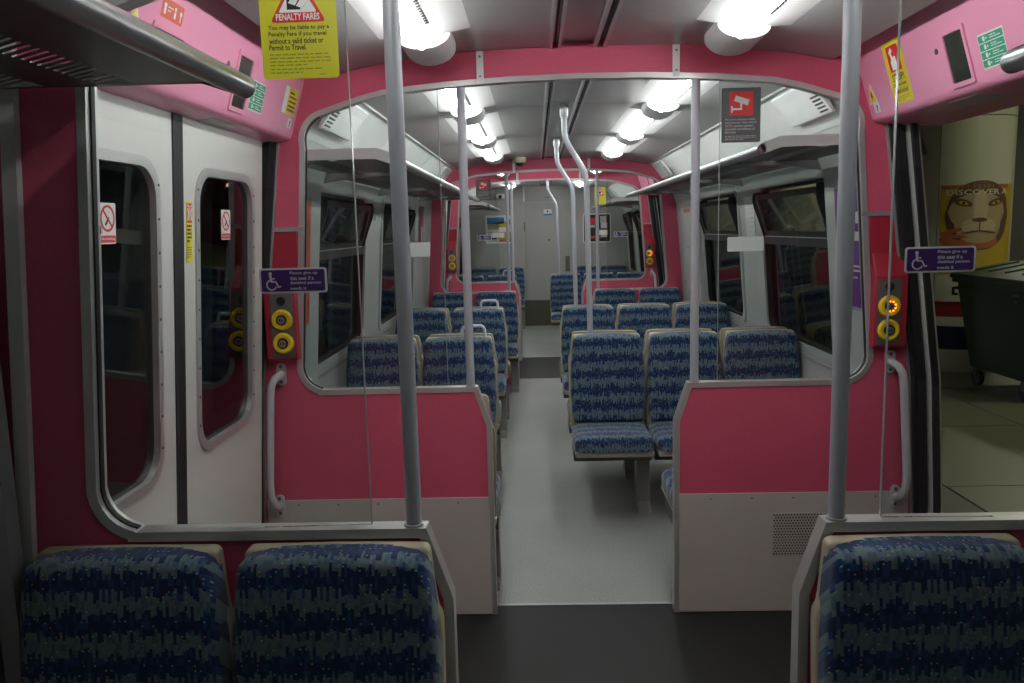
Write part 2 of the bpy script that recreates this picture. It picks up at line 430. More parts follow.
for s in (-1, 1):
    win_n += 1
    wdw = thing('window_%d' % win_n, (0, 0, 0), kind='structure'); a, b = BAYS['near'][2][0]; fn = side_fn(s)
    out = rrect((a + b) / 2, 1.33, b - a + .06, .92, .07); inn = rrect((a + b) / 2, 1.33, b - a - .04, .82, .075)
    MB().ringprism(out, inn, fn, -.012, .03).build('frame', 'window_surround', wdw)
    MB().loft([[fn(*p, .025) for p in inn], [fn(*p, .031) for p in inn]]).build('pane', 'window_glass', wdw)
    # pillar cover strip with its screws near the first screen
    MB().box(*sorted((s * (bx(1.2) - .04), s * (bx(1.2) + .0))), P1 - .085, P1 - .045, 0, 1.81).build('cover_strip', 'dull_trim', WALLS[s])

# ------------------------------------------------------------------ signs (flat print, local plane X right, Z up, facing -Y)
def sign(name, pos, rz, tilt, label, cat='sign', group=None):
    o = bpy.data.objects.new(name, None); COL.objects.link(o); o.empty_display_size = .05
    o.matrix_world = Matrix.Translation(pos) @ Matrix.Rotation(R(rz), 4, 'Z') @ Matrix.Rotation(R(tilt), 4, 'X')
    tag(o, label, cat, group); return o
def lay(parent, name, polys, m, k, th=.0012):
    b = MB()
    for p in polys: b.prism(p, 'y', -.0004 - k * .0006, -.0004 - k * .0006 - th)
    return b.build(name, m, parent)
def stroke(pts, wd): 
    P = [Vector(p) for p in pts]; A, B = [], []
    for i in range(len(P)):
        d = (P[min(i+1, len(P)-1)] - P[max(i-1, 0)]).normalized(); n = Vector((-d.y, d.x)) * wd / 2
        A.append(P[i] + n); B.append(P[i] - n)
    return [[tuple(A[i]), tuple(A[i+1]), tuple(B[i+1]), tuple(B[i])] for i in range(len(P) - 1)]
def lettering(parent, body, x0, z0, wd, h, m, k, name='lettering'):
    cu = bpy.data.curves.new('t', 'FONT'); cu.body = body; cu.size = 1; cu.resolution_u = 2; cu.offset = .018
    ob = bpy.data.objects.new('t', cu); COL.objects.link(ob)
    me = bpy.data.meshes.new_from_object(ob.evaluated_get(bpy.context.evaluated_depsgraph_get()))
    bpy.data.objects.remove(ob); bpy.data.curves.remove(cu)
    xs = [v.co.x for v in me.vertices]; ys = [v.co.y for v in me.vertices]
    sx = wd / (max(xs) - min(xs)); sz = h / (max(ys) - min(ys)); xm, ym = min(xs), min(ys)
    for v in me.vertices: v.co = ((v.co.x - xm) * sx + x0, -.0018 - k * .0006, (v.co.y - ym) * sz + z0)
    me.materials.clear(); me.materials.append(M[m])
    o = bpy.data.objects.new(name, me); COL.objects.link(o); o.parent = parent; return o
def small_print(parent, x0, x1, z_list, h, m, k, seed=1):
    rr = random.Random(seed); polys = []
    for zi, z in enumerate(z_list):
        x = x0; end = x1 if zi < len(z_list) - 1 else x0 + (x1 - x0) * .6
        while x < end:
            l = rr.uniform(.006, .016); e = min(end, x + l)
            if e - x > .002: polys.append([(x, z), (e, z), (e, z + h), (x, z + h)])
            x = e + .003
    return lay(parent, 'small_print', polys, m, k)
def wheelchair(parent, cx, cz, sc, m, k):
    polys = [circ(cx - .1 * sc, cz + .42 * sc, .095 * sc, 12)]
    polys += stroke([(cx - .1*sc, cz + .33*sc), (cx - .07*sc, cz - .02*sc)], .13 * sc)
    polys += stroke([(cx - .07*sc, cz + .14*sc), (cx + .14*sc, cz + .14*sc)], .07 * sc)
    polys += stroke([(cx - .07*sc, cz - .02*sc), (cx + .19*sc, cz - .03*sc), (cx + .34*sc, cz - .34*sc), (cx + .46*sc, cz - .29*sc)], .085 * sc)
    polys += stroke([(cx - .05*sc + .27*sc*math.cos(R(a)), cz - .2*sc + .27*sc*math.sin(R(a))) for a in range(115, 345, 14)], .08 * sc)
    return lay(parent, 'pictogram', polys, m, k)
def priority_sign(pos, label, front=True):
    o = sign('priority_seat_sign', pos, 0, 0, label)
    wd, h = .136, .05
    lay(o, 'backing', [rrect(0, 0, wd, h, .006)], 'sign_white', 0)
    lay(o, 'face', [rrect(0, 0, wd - .008, h - .007, .004)], 'sign_purple', 1)
    wheelchair(o, -.042, -.001, .036, 'sign_white', 2)
    for i, (t, ww) in enumerate((('Please give up', .056), ('this seat if a', .048), ('disabled person', .062), ('needs it', .032))):
        lettering(o, t, -.006, .0105 - i * .0098, ww, .0075 if i != 3 else .0066, 'sign_white', 2)
    return o

# ------------------------------------------------------------------ bulkheads: draught screens on both sides and the arch above
OPEN = [(1.02, .94)] + arc(1.0, 1.035, .095, -90, -3, 7)[1:] + [(1.087, 1.14), (1.055, 1.57)]            # right half, sill to joint
OPEN_UP = [(1.055, 1.57), (1.033, 1.87)] + arc(.935, 1.895, .10, 5, 78, 7) + [(.82, 2.035), (.72, 2.058), (.5, 2.078), (.25, 2.090), (0, 2.094)]
def arch_z(x):
    pts = sorted(OPEN_UP[-6:]); 
    return lerp_tab(pts, abs(x))
def bulkhead(y, vest, nm, where):
    """vest: +1 if the vestibule lies beyond the bulkhead, -1 if it lies on the camera's side of it"""
    t = .018
    ar = thing('bulkhead_arch', (0, y, 2.1), 'pink arched bulkhead header with silver lower edge, %s' % where, 'bulkhead')
    up_in = OPEN_UP; full = up_in + [(-x, z) for x, z in reversed(up_in[:-1])]
    for s in (-1, 1):
        outer = [(bx(1.57), 1.57), (bx(1.76), 1.76), (bx(1.95), 1.95), (1.10, 2.10), (1.02, 2.165), (.935, 2.165), (.932, 2.128), (.78, 2.158), (.58, 2.186), (.42, 2.200), (.11, 2.207), (.11, 2.222), (0, 2.222)]
        poly = [(s * x, z) for x, z in OPEN_UP] + [(s * x, z) for x, z in reversed(outer)]
        MB().prism(poly, 'y', y - t, y + t).build('header_panel', 'pink_panel', ar)
    MB().strip(full, .017, XZ, y - t - .004, y + t + .004, side=-1).build('arch_trim', 'aluminium', ar, smooth=30)
    MB().strip([(x, z) for x, z in full if abs(x) > .53 and z < 3][:9], .006, XZ, y - .007, y + .007, side=1).build('gasket', 'rubber', ar)
    MB().strip([(x, z) for x, z in full if abs(x) > .53][-9:], .006, XZ, y - .007, y + .007, side=1).build('gasket', 'rubber', ar)
    for s in (-1, 1):
        st = MB().box(s * .36 - .013, s * .36 + .013, y - t - .005, y + t + .005, arch_z(.36) + .0, 2.200).build('joint_strip', 'lamp_white', ar)
        for zz in (2.11, 2.18):
            MB().tube([(s * .36, y - t - .004, zz), (s * .36, y - t - .008, zz)], .004, 8).build('screw', 'screw', st)
    for s in (-1, 1):
        side = 'platform side' if s > 0 else 'closed-door side'
        sc = thing('draught_screen', (s * .7, y, 0), 'pink draught screen with glass and grab pole, %s, %s' % (where, side), 'screen')
        edge = [(.36, 0), (.36, .79), (.41, .94)] + OPEN
        outer = [(bx(0), 0), (bx(.85), .85), (bx(1.0), 1.0), (bx(1.57), 1.57)]
        poly = [(s * x, z) for x, z in edge] + [(s * x, z) for x, z in reversed(outer)]
        MB().prism(poly, 'y', y - t, y + t).build('panel', 'pink_panel', sc)
        MB().strip([(s * x, z) for x, z in edge], .018, XZ, y - t - .004, y + t + .004, side=-s).build('edge_trim', 'aluminium', sc, smooth=30)
        # kick panel on the vestibule side with screws
        ky0, ky1 = (y - t - .005, y - t) if vest < 0 else (y + t, y + t + .005)
        kp = MB().box(*sorted((s * .3765, s * 1.268)), ky0, ky1, .004, .495).build('kick_panel', 'kick_grey', sc)
        fy = ky0 - .002 if vest < 0 else ky1 + .002
        for xx in (.50, .66, .82, .98, 1.14):
            MB().tube([(s * xx, (ky0 + ky1) / 2, .475), (s * xx, fy, .475)], .004, 8).build('screw', 'screw', kp)
        # joint above the control box
        MB().box(*sorted((s * 1.05, s * 1.195)), *( (y - t - .006, y - t) if vest < 0 else (y + t, y + t + .006)), 1.562, 1.578).build('joint_cover', 'dull_trim', sc)
        if vest < 0: MB().box(*sorted((s * 1.083, s * 1.205)), y - t - .002, y - t + .001, 1.38, 1.564).build('infill_panel', 'red_box', sc)
        # outer edge trim beside the doorway
        ey = (y - t - .012, y - t) if vest < 0 else (y + t, y + t + .012)
        zs = [0, .45, .95, 1.57, 1.9]
        pr = [(s * (wx(z) + .014), z) for z in zs] + [(s * (wx(z) + .030), z) for z in reversed(zs)]
        MB().prism(pr, 'y', *ey).build('jamb_trim', 'dull_trim', sc)
        # glass from the frame to a free edge near the pole
        gp = [(.525, .945)] + [(x, z) for x, z in OPEN if x > .53] + [(x, z) for x, z in OPEN_UP[1:] if x > .53] + [(.525, arch_z(.525) - .004)]
        MB().prism([(s * x, z) for x, z in gp], 'y', y - .004, y + .004).build('glass_pane', 'clear_glass', sc)
        MB().box(*sorted((s * .5237, s * .525)), y - .0045, y + .0045, .946, arch_z(.525) - .004).build('glass_edge', 'glass_edge', sc)
        MB().strip([(s * x, z) for x, z in OPEN[1:]], .006, XZ, y - .007, y + .007, side=s).build('gasket', 'rubber', sc)
        MB().tube([(s * .436, y, .93), (s * .436, y, 1.2), (s * .436, y, arch_z(.436) + .01)], .0165, 16).build('grab_pole', 'pole_paint', sc, smooth=40)
        MB().tube([(s * .436, y, .938), (s * .436, y, .947)], .021, 16).build('pole_collar', 'dull_trim', sc, smooth=40)
    return ar
bulkhead(P1, +1, 'p1', 'behind the front seats')
bulkhead(P2, -1, 'p2', 'between doorway and middle seats')
bulkhead(P3, +1, 'p3', 'at far end of middle seats')
bulkhead(P4, -1, 'p4', 'before the end seats')
# perforated vent in the platform side kick panel
vent = thing('perforated_vent', (.842, P2 - .024, .238), 'square perforated grey vent in the kick panel beside the doorway', 'vent')
MB().box(.742, .942, P2 - .0255, P2 - .0225, .238, .412).build('plate', 'kick_grey', vent)
hb = MB()
for i in range(17):
    for j in range(15):
        x = .749 + i * .0112 + (.0056 if j % 2 else 0); z = .244 + j * .0115
        hb.add([(x + .0036 * math.cos(R(60 * k)), P2 - .0262, z + .0036 * math.sin(R(60 * k))) for k in range(6)] + [(x + .0036 * math.cos(R(60 * k)), P2 - .0254, z + .0036 * math.sin(R(60 * k))) for k in range(6)],
               [tuple(range(6))] + [(k, (k + 1) % 6, 6 + (k + 1) % 6, 6 + k) for k in range(6)])
hb.build('perforations', 'black', vent, kind='stuff')

# ------------------------------------------------------------------ doorways
door_n = 0
def door_line(z): return 1.2 - .072 * (z - 1.36)
def leaf(s, y0, y1, off, seal_at, sw=.017, wx=wx):
    """one sliding leaf; seal_at is the y of its rubber nosing"""
    global door_n; door_n += 1
    d = thing('door_%d' % door_n, (0, 0, 0), kind='structure')
    fn = lambda y, z, dd: (s * (wx(z) + off + dd), y, z)
    yc = (y0 + y1) / 2; w_ = y1 - y0
    zw0, zw1 = .905, 1.765
    out = rrect(yc, 1.315, .50, .89, .10, 6); inn = rrect(yc, 1.315, .448, .838, .085, 6)
    def pan(ya, yb, za, zb):
        zs = sorted({za, zb} | {z for z in (.45, .95, 1.9) if za < z < zb})
        MB().prism([(s * (wx(z) + off), z) for z in zs] + [(s * (wx(z) + off + .03), z) for z in reversed(zs)], 'y', ya, yb).build('leaf_panel', 'white_door', d)
    pan(y0, yc - .24, .02, 1.97); pan(yc + .24, y1, .02, 1.97); pan(yc - .24, yc + .24, .02, .89); pan(yc - .24, yc + .24, 1.74, 1.97)
    MB().ringprism(rrect(yc, 1.315, .48, .85, .0005, 6), rrect(yc, 1.315, .462, .845, .09, 6), fn, 0, .03).build('corner_fillet', 'white_door', d)
    fr = MB().ringprism(out, inn, fn, -.006, .034).build('window_frame', 'aluminium', d, smooth=40)
    for k in range(9):
        for yy in (yc - .237, yc + .237):
            z = .97 + k * .09
            MB().tube([fn(yy, z, -.005), fn(yy, z, -.008)], .004, 6).build('screw', 'screw', fr)
    MB().loft([[fn(*p, .012) for p in inn], [fn(*p, .018) for p in inn]]).build('pane', 'door_glass', d)
    zs = [.02, .45, .95, 1.9, 1.97]
    MB().prism([(s * (wx(z) + off - .004), z) for z in zs] + [(s * (wx(z) + off + (.034 if sw > .01 else .016)), z) for z in reversed(zs)], 'y', seal_at - sw, seal_at + sw).build('rubber_nosing', 'rubber', d)
    return d
def vestibule(ya, yb):
    mid = (ya + yb) / 2 - .07
    L = .70
    zs = [0, .45, .95, 1.57, 1.9, 1.95]
    for s in (-1, 1):
        # rubber jamb channels at both sides of the doorway
        for (q, e) in ((yb - .018, -1), (ya + .018, 1)):
            a, b = sorted((q - (.002 if e < 0 else -.002), q + e * (.06 if s < 0 else .045)))
            pr = [(s * (wx(z) + .032), z) for z in zs] + [(s * (wx(z) + .055), z) for z in reversed(zs)]
            MB().prism(pr, 'y', a, b).build('jamb_seal', 'rubber', WALLS[s])
            pr = [(s * (wx(z) + .02), z) for z in zs] + [(s * (wx(z) + .12), z) for z in reversed(zs)]
            MB().prism(pr, 'y', *sorted((q - e * .004, q + e * .02))).build('jamb_post', 'dark_metal', WALLS[s])
        MB().box(*sorted((s * 1.20, s * 1.40)), ya + .02, yb - .02, -.02, .004).build('door_sill', 'dull_trim', WALLS[s])
    # closed pair
    leaf(-1, mid - .005 - L, mid - .022, 0, mid - .002 - .012, wx=door_line); leaf(-1, mid + .022, mid + .005 + L, 0, mid + .014, wx=door_line)
    # platform pair slid back into the pockets, only nosings showing
    leaf(1, yb - .088, yb - .088 + L, .075, yb - .096, .009); leaf(1, ya + .088 - L, ya + .088, .075, ya + .096, .009)
vestibule(P1, P2); vestibule(P3, P4)
# silver edge of the open leaf seen beside the seal
# door headers
def header(s, ya, yb, label):
    h = thing('door_header', (s * 1.1, (ya + yb) / 2, 1.9), label, 'door header')
    pts = [(.965, 2.222), (.975, 2.205), (1.002, 2.16), (1.062, 1.96), (1.073, 1.925), (1.078, 1.912), (1.087, 1.903), (1.10, 1.899), (1.20, 1.885), (1.33, 1.885), (1.33, 2.24), (.99, 2.24)]
    MB().prism([(s * x, z) for x, z in pts], 'y', ya + .02, yb - .02).build('cover', 'pink_gloss', h, smooth=50)
    MB().tube([(s * .968, ya + .03, 2.20), (s * .968, yb - .03, 2.20)], .008, 8).build('top_trim', 'dull_trim', h)
    hx = lambda z: 1.075 - .3 * (z - 1.92)
    for (y0, y1, z0, z1) in (((2.355, 2.455, 1.935, 2.07), (1.905, 2.05, 1.97, 2.035)) if s > 0 else ((2.42, 2.525, 1.935, 2.08), (1.905, 2.05, 1.97, 2.035))):
        dy = ya - P1
        fn = lambda y, z, d: (s * (hx(z) - d), y + dy, z)
        yc, zc, ww, hh = (y0 + y1) / 2, (z0 + z1) / 2, y1 - y0, z1 - z0
        fr = MB().ringprism(rrect(yc, zc, ww + .026, hh + .026, .006, 2), rrect(yc, zc, ww, hh, .004, 2), fn, -.01, .006).build('display_frame', 'pink_gloss', h)
        MB().loft([[fn(*p, -.006) for p in rrect(yc, zc, ww, hh, .004, 2)], [fn(*p, .0015) for p in rrect(yc, zc, ww, hh, .004, 2)]]).build('display', 'screen_dark', h)
    ky = 2.51 if s > 0 else 2.35
    MB().tube([(s * (hx(2.04) + .004), ky + ya - P1, 2.04), (s * (hx(2.04) - .003), ky + ya - P1, 2.039)], .009, 12).build('key_lock', 'screw', h, smooth=40)
    for k in range(4):
        for zz in (2.06 - k * .022,):
            MB().box(*sorted((s * (hx(zz) - .0005), s * (hx(zz) + .006))), 2.22 + ya - P1 - k * .01, 2.31 + ya - P1 - k * .01, zz - .001, zz + .001).build('vent_slit', 'red_box', h)
    MB().prism([(s * 1.11, 1.898), (s * 1.19, 1.8865), (s * 1.19, 1.8845), (s * 1.11, 1.896)], 'y', ya + .80, ya + .98).build('underside_plate', 'kick_grey', h)
    return h
header(-1, P1, P2, 'glossy pink header box above the closed white doors'); header(1, P1, P2, 'glossy pink header box above the open platform doorway')
header(-1, P3, P4, 'glossy pink header above the far closed doors'); header(1, P3, P4, 'glossy pink header above the far open doorway')
# control boxes and grab handles on the vestibule faces of P2 and P4
def control_box(s, y, label, lit):
    cx = 1.185
    c = thing('door_control', (s * cx, y - .02, 1.07), label, 'door control')
    f0 = y - .018
    hp = [(s * (wx(1.2) - .095), 1.072), (s * (wx(1.2) + .01), 1.072), (s * (wx(1.2) + .01), 1.40), (s * (wx(1.2) - .095), 1.40)]
    def face(z): return f0 - .05 if z < 1.345 else f0 - .001
    pts = [(f0, 1.070), (f0 - .045, 1.070), (f0 - .05, 1.078), (f0 - .05, 1.34), (f0 - .003, 1.425), (f0, 1.425)]
    a, b = s * 1.093, s * 1.212
    MB().prism(pts, 'x', *sorted((a, b))).build('housing', 'red_box', c, bev=.004)
    MB().box(*sorted((s * 1.100, s * 1.186)), f0 - .053, f0 - .05, 1.083, 1.328).build('button_plate', 'plate_dark', c, bev=.001)
    MB().tube([(s * 1.143, f0 - .0525, 1.300), (s * 1.143, f0 - .0545, 1.300)], .017, 16).build('buzzer_hole', 'black', c)
    for k, z in enumerate((1.228, 1.138)):
        bt = MB().loft([[(s * 1.143 + r * math.cos(R(15 * q)), f0 - dd, z + r * math.sin(R(15 * q))) for q in range(24)] for r, dd in ((.041, .0525), (.040, .060), (.034, .065), (.024, .064), (.022, .060))], cap1=True).build('button_ring', 'yellow', c, smooth=40)
        MB().tube([(s * 1.143, f0 - .058, z), (s * 1.143, f0 - .066, z)], .0195, 18).build('button_rim', 'black', bt, smooth=40)
        MB().tube([(s * 1.143, f0 - .060, z), (s * 1.143, f0 - .068, z)], .0145, 18).build('push_button', 'steel_button', bt, smooth=40)
        sym = MB()
        for q in (-1, 1):
            sym.prism([(s*1.143 + q * .009, z), (s*1.143 + q * .003, z + .005), (s*1.143 + q * .003, z - .005)] if k == 0 else [(s*1.143 + q * .002, z), (s*1.143 + q * .008, z + .005), (s*1.143 + q * .008, z - .005)], 'y', f0 - .0685, f0 - .0678)
        sym.box(s*1.143 - .0008, s*1.143 + .0008, f0 - .0685, f0 - .0678, z - .008, z + .008)
        sym.build('arrow_mark', 'black', bt)
        if lit and k == 0:
            for q in range(9):
                a_ = R(q * 40 - 60)
                if q in (0, 1, 2, 3, 4, 8): MB().box(s*1.143 + .0185*math.cos(a_) - .003, s*1.143 + .0185*math.cos(a_) + .003, f0 - .0685, f0 - .066, z + .0185*math.sin(a_) - .003, z + .0185*math.sin(a_) + .003).build('led', 'led_orange', bt)
    return c
def grab_handle(s, y, label):
    f0 = y - .02
    g = thing('grab_handle', (s * 1.215, f0, .45), label, 'handle')
    zt, zb = 1.03, .475; xt, xb = s * 1.175, s * 1.215
    for x, z in ((xt, zt - .02), (xb, zb)):
        pl = MB().loft([[(px, f0, pz) for px, pz in rrect(x, z, .036, .088, .016)], [(px, f0 - .008, pz) for px, pz in rrect(x, z, .036, .088, .016)]]).build('fixing_plate', 'handle_grey', g, smooth=40)
        for dz in (-.03, .03):
            MB().tube([(x, f0 - .0075, z + dz), (x, f0 - .0105, z + dz)], .0065, 10).build('screw', 'screw', pl)
    pts = [(xt, f0 - .004, zt - .02), (xt, f0 - .03, zt - .021), (xt + s * .012, f0 - .05, zt - .03), (xt + s * .024, f0 - .058, zt - .055), (xt + s * .03, f0 - .06, zt - .1),
           (xb + s * .016, f0 - .06, zb + .10), (xb + s * .014, f0 - .058, zb + .05), (xb + s * .008, f0 - .045, zb + .02), (xb, f0 - .03, zb + .003), (xb, f0 - .004, zb)]
    MB().tube(pts, .0145, 14).build('bar', 'handle_grey', g, smooth=60)
control_box(-1, P2, 'red door control box with yellow buttons beside the closed white doors', False)
control_box(1, P2, 'red door control box with orange lit yellow button beside the open doorway', True)
control_box(-1, P4, 'far red door control box with yellow buttons on the closed-door side', False)
control_box(1, P4, 'far red door control box with lit yellow button on the platform side', True)
grab_handle(-1, P2, 'pale grey upright grab handle beside the closed white doors'); grab_handle(1, P2, 'pale grey upright grab handle beside the open doorway')
grab_handle(-1, P4, 'far grey grab handle on the closed-door side'); grab_handle(1, P4, 'far grey grab handle on the platform side')

# ------------------------------------------------------------------ ceiling lights
def light_fixture():
    root = thing('ceiling_light', (0, 0, 0), 'x', 'ceiling light', None)
    L = 1.37; T = 1.13
    tr = [(-.165, .016), (-.16, .004), (-.10, -.002), (-.05, -.006), (-.026, -.012), (.026, -.012), (.05, -.006), (.10, -.002), (.16, .004), (.165, .016)]
    MB().prism(tr, 'y', 0, T).build('tray_glow_wings', 'lamp_white', root, smooth=20)  # lamp tray, its wide white wings standing in for glow on the ceiling
    MB().tube([(-.010, .02, -.036), (-.010, T - .01, -.036)], .013, 12).build('fluorescent_tube', 'tube_light', root, smooth=60)
    sl = MB()
    for k in range(30): sl.box(.026, .040, .12 + k * .028, .132 + k * .028, -.014, -.008)
    sl.build('gear_slots', 'black', root, kind='stuff')
    def sec(k, y, dp):
        pts = [(-.088 * k, .012), (-.088 * k, -.004)] + [(-.088 * k * math.cos(R(a)), -.004 - dp * math.sin(R(a))) for a in range(12, 180, 12)] + [(.088 * k, -.004), (.088 * k, .012)]
        return [(x, y, z) for x, z in pts]
    cap = MB().loft([sec(.97, T, .041), sec(1.0, T + .006, .043), sec(1.0, T + .16, .053), sec(1.0, L - .05, .058), sec(.97, L - .015, .054), sec(.90, L - .003, .044)]).build('end_cap', 'lamp_white', root, smooth=40)
    MB().tube([(-.010, T + .002, -.030), (-.010, T - .012, -.034)], .017, 12).build('lamp_holder', 'lamp_white', cap)
    return root
proto_light = light_fixture(); first = True
spans = [(1.66, .93, 'above the doorway'), (3.23, 1, 'first fixture in the middle bay'), (4.60, 1, 'second fixture in the middle bay'), (5.97, 1, 'third fixture in the middle bay'),
         (8.0, .93, 'above the far doorway'), (9.50, 1, 'first fixture in the end bay'), (10.9, 1, 'second fixture in the end bay'), (1.09, .30, 'unseen, shortened, in front bay')]  # unseen front bay pair added short, lights the notice but spares the seats
for (y0, sc, wh) in spans:
    for s in (-1, 1):
        o = proto_light if first else copy_tree(proto_light); first = False
        o.location = (s * .52, y0, 2.186); o.scale = (1, sc, 1); o.rotation_euler = (0, R(s * 5), 0)
        tag(o, 'white fluorescent ceiling light with rounded end cap, %s, %s' % (wh, 'platform side' if s > 0 else 'closed-door side'), 'ceiling light', 'ceiling lights')

# ------------------------------------------------------------------ luggage racks
def rack(s, y0, y1, near_plate, label):
    r = thing('luggage_rack', (s * .95, (y0 + y1) / 2, 1.82), label, 'luggage rack')
    MB().tube([(s * .715, y0, 1.83), (s * .715, y1, 1.83)], .019 if y0 > 0 else .021, 16).build('front_tube', 'rack_tube', r, smooth=40)
    MB().tube([(s * .715, y1, 1.83), (s * .715, y1 + .008, 1.83)], .0215, 16).build('tube_cap', 'dull_trim', r, smooth=40)
    z0, z1 = 1.838, 1.848
    xs = [(.73, .912), (.985, 1.085), (1.165, bx(1.85) - .005)]
    for a, b in xs: MB().box(*sorted((s * a, s * b)), y0 + .014, y1 - .014, z0, z0 + .003).build('shelf_strip', 'rack_metal', r)
    bars = MB()
    n = int((y1 - y0 - .09) / .022)
    for (a, b) in ((.912, .985), (1.085, 1.165)):
        for k in range(n):
            yy = y0 + .02 + (k + .5) * (y1 - y0 - .09) / n
            bars.loft([[(s * a, yy - .006, z), (s * a, yy + .006, z), (s * b, yy + .054, z), (s * b, yy + .042, z)] for z in (z0, z0 + .0012)])
    bars.box(*sorted((s * .912, s * 1.165)), y0 + .014, y0 + .022, z0, z0 + .003); bars.box(*sorted((s * .912, s * 1.165)), y1 - .022, y1 - .014, z0, z0 + .003)
    bars.build('shelf_bars', 'rack_metal', r, kind='stuff')
    ends = [y0 + .006, y1 - .006]
    for e in ends:
        MB().strip([(s * .715, 1.832), (s * .79, 1.858), (s * (bx(1.86) - .003), 1.860)], .042, XZ, e - .006, e + .006).build('end_plate', 'white_plastic' if y0 > 0 else 'rack_metal', r)
    nb = max(2, int((y1 - y0) / 1.4))
    for k in range(nb):
        yy = y0 + (k + .5) * (y1 - y0) / nb
        MB().prism([(s * .72, 1.838), (s * .80, 1.828), (s * 1.05, 1.815), (s * (bx(1.78) - .004), 1.79), (s * (bx(1.838) - .004), 1.838)], 'y', yy - .008, yy + .008).build('bracket', 'dull_trim', r)
    return r
rack(-1, -1.3, 1.545, 0, 'dark slotted luggage rack over the front seats, closed-door side'); rack(1, -1.3, 1.545, 0, 'dark slotted luggage rack over the front seats, platform side')
rack(-1, 3.19, 7.72, 1, 'long luggage rack with pale end plate over middle seats, closed-door side'); rack(1, 3.19, 7.72, 1, 'long luggage rack with pale end plate over middle seats, platform side')
rack(-1, 9.5, 12.4, 1, 'luggage rack over the end seats, closed-door side'); rack(1, 9.5, 12.2, 1, 'luggage rack over the end seats, platform side')

# ------------------------------------------------------------------ seats
def lean(z): return -(.94 - z) * .075
def seat_proto(kind):
    """kind: plain, handle. Local origin on the floor below the back of the seat, facing -Y"""
    root = thing('train_seat', (0, 0, 0), 'x', 'seat')
    lx = -.17 if kind == 'away' else .17
    sh = lambda x, z, d: (x, d + lean(z), z)
    outl = [(-.206, .40), (-.2125, .60), (-.2135, .775), (-.211, .795), (-.204, .808), (-.200, .83), (-.190, .925)] + arc(-.174, .928, .016, 165, 95, 3) + [(-.08, .945), (0, .946)]
    outl = outl + [(-x, z) for x, z in reversed(outl[:-1])]
    MB().pillow(outl, sh, 0, -.034, .010, 3, 0).build('back_shell', 'seat_beige', root, smooth=45)
    cush = [(-.190, .45), (-.203, .50), (-.210, .60), (-.208, .76), (-.198, .86), (-.193, .905), (-.186, .927), (-.170, .939), (-.135, .944), (-.07, .946), (0, .947)]
    cush = cush + [(-x, z) for x, z in reversed(cush[:-1])]
    MB().pillow(cush, sh, -.016, -.090, .028, 6, .30).build('back_cushion', 'moquette', root, smooth=60)
    base = rrect(0, -.285, .416, .43, .05, 5)
    MB().pillow(base, lambda x, y, d: (x, y, d - (y + .5) * .03), .385, .462, .040, 6, .25).build('seat_cushion', 'moquette', root, smooth=60)
    MB().box(-.206, .206, -.485, -.05, .352, .384).build('seat_pan', 'seat_beige', root, bev=.008)
    MB().box(-.208, .208, -.36, -.14, .30, .353).build('support_beam', 'seat_steel', root)
    lg = MB(); lg.prism([(-.34, 0), (-.16, 0), (-.17, .03), (-.20, .05), (-.20, .30), (-.30, .30), (-.30, .05), (-.33, .03)], 'x', lx - .035, lx + .035)
    lg.build('leg', 'leg_grey', root)
    if kind == 'handle':
        hx0 = .085
        MB().tube([(hx0 - .068, -.02, .90), (hx0 - .064, -.02, .985)] + [(hx0 - .055, -.02, 1.0), (hx0 - .045, -.02, 1.006), (hx0 + .045, -.02, 1.006), (hx0 + .055, -.02, 1.0)] + [(hx0 + .064, -.02, .985), (hx0 + .068, -.02, .90)], .0095, 10).build('grab_handle', 'handle_grey', root, smooth=60)
    return root
PROTO = {k: seat_proto(k) for k in ('plain', 'handle', 'away')}
used = {k: False for k in PROTO}
seats = {}
def put_seat(x, y, facing, kind, label, grp, zs):
    o = copy_tree(PROTO[kind]) if used[kind] else PROTO[kind]; used[kind] = True
    o.location = (x, y, 0); o.scale = (1, 1, zs); o.rotation_euler = (0, 0, 0 if facing < 0 else math.pi)
    tag(o, label, 'seat', grp); return o
SD = {-1: 'closed-door side', 1: 'platform side'}
def row(y, facing, xs, desc, grp, handles=False, zs=1.0):
    for x, role in xs:
        s = -1 if x < 0 else 1
        k = 'handle' if (handles and s < 0 and role == 'aisle') else ('plain' if facing < 0 else 'away')
        put_seat(x, y, facing, k, 'blue %s seat %s, %s%s' % (role, desc, SD[s], ', with handle' if k == 'handle' else ''), grp, zs)
FRONT = [(-.588, 'aisle'), (-1.022, 'window'), (.588, 'aisle'), (1.02, 'window')]
SIDE2 = [(-.562, 'aisle'), (-.993, 'window'), (.594, 'aisle'), (1.026, 'window')]
FIVE = [(-.62, 'aisle'), (-1.058, 'window'), (.222, 'aisle'), (.655, 'middle'), (1.088, 'window')]
row(P1 - .028, -1, FRONT, 'in dim front bay', 'front bay seats', False, .972)
row(P2 + .032, 1, SIDE2, 'backing onto the doorway screen', 'seats backing the doorway screen', False, .95)
row(4.53, -1, FIVE, 'in first facing row of middle bay', 'first facing row', True)
row(4.625, 1, FIVE, 'back to back with first facing row', 'seats behind first facing row')
row(6.14, -1, FIVE, 'in second facing row of middle bay', 'second facing row', True)
row(6.235, 1, FIVE, 'back to back with second facing row', 'seats behind second facing row')
row(P3 - .035, -1, SIDE2, 'against the far screen of middle bay', 'seats against the far screen')
row(P4 + .032, 1, SIDE2, 'backing onto the far doorway screen', 'seats backing the far doorway', False, .95)
row(10.58, -1, FIVE, 'in first facing row of end bay', 'end bay facing row', True)
row(12.66, -1, [(-.56, 'aisle'), (-.99, 'window'), (.62, 'aisle'), (1.05, 'window')], 'against the end wall', 'seats against the end wall')

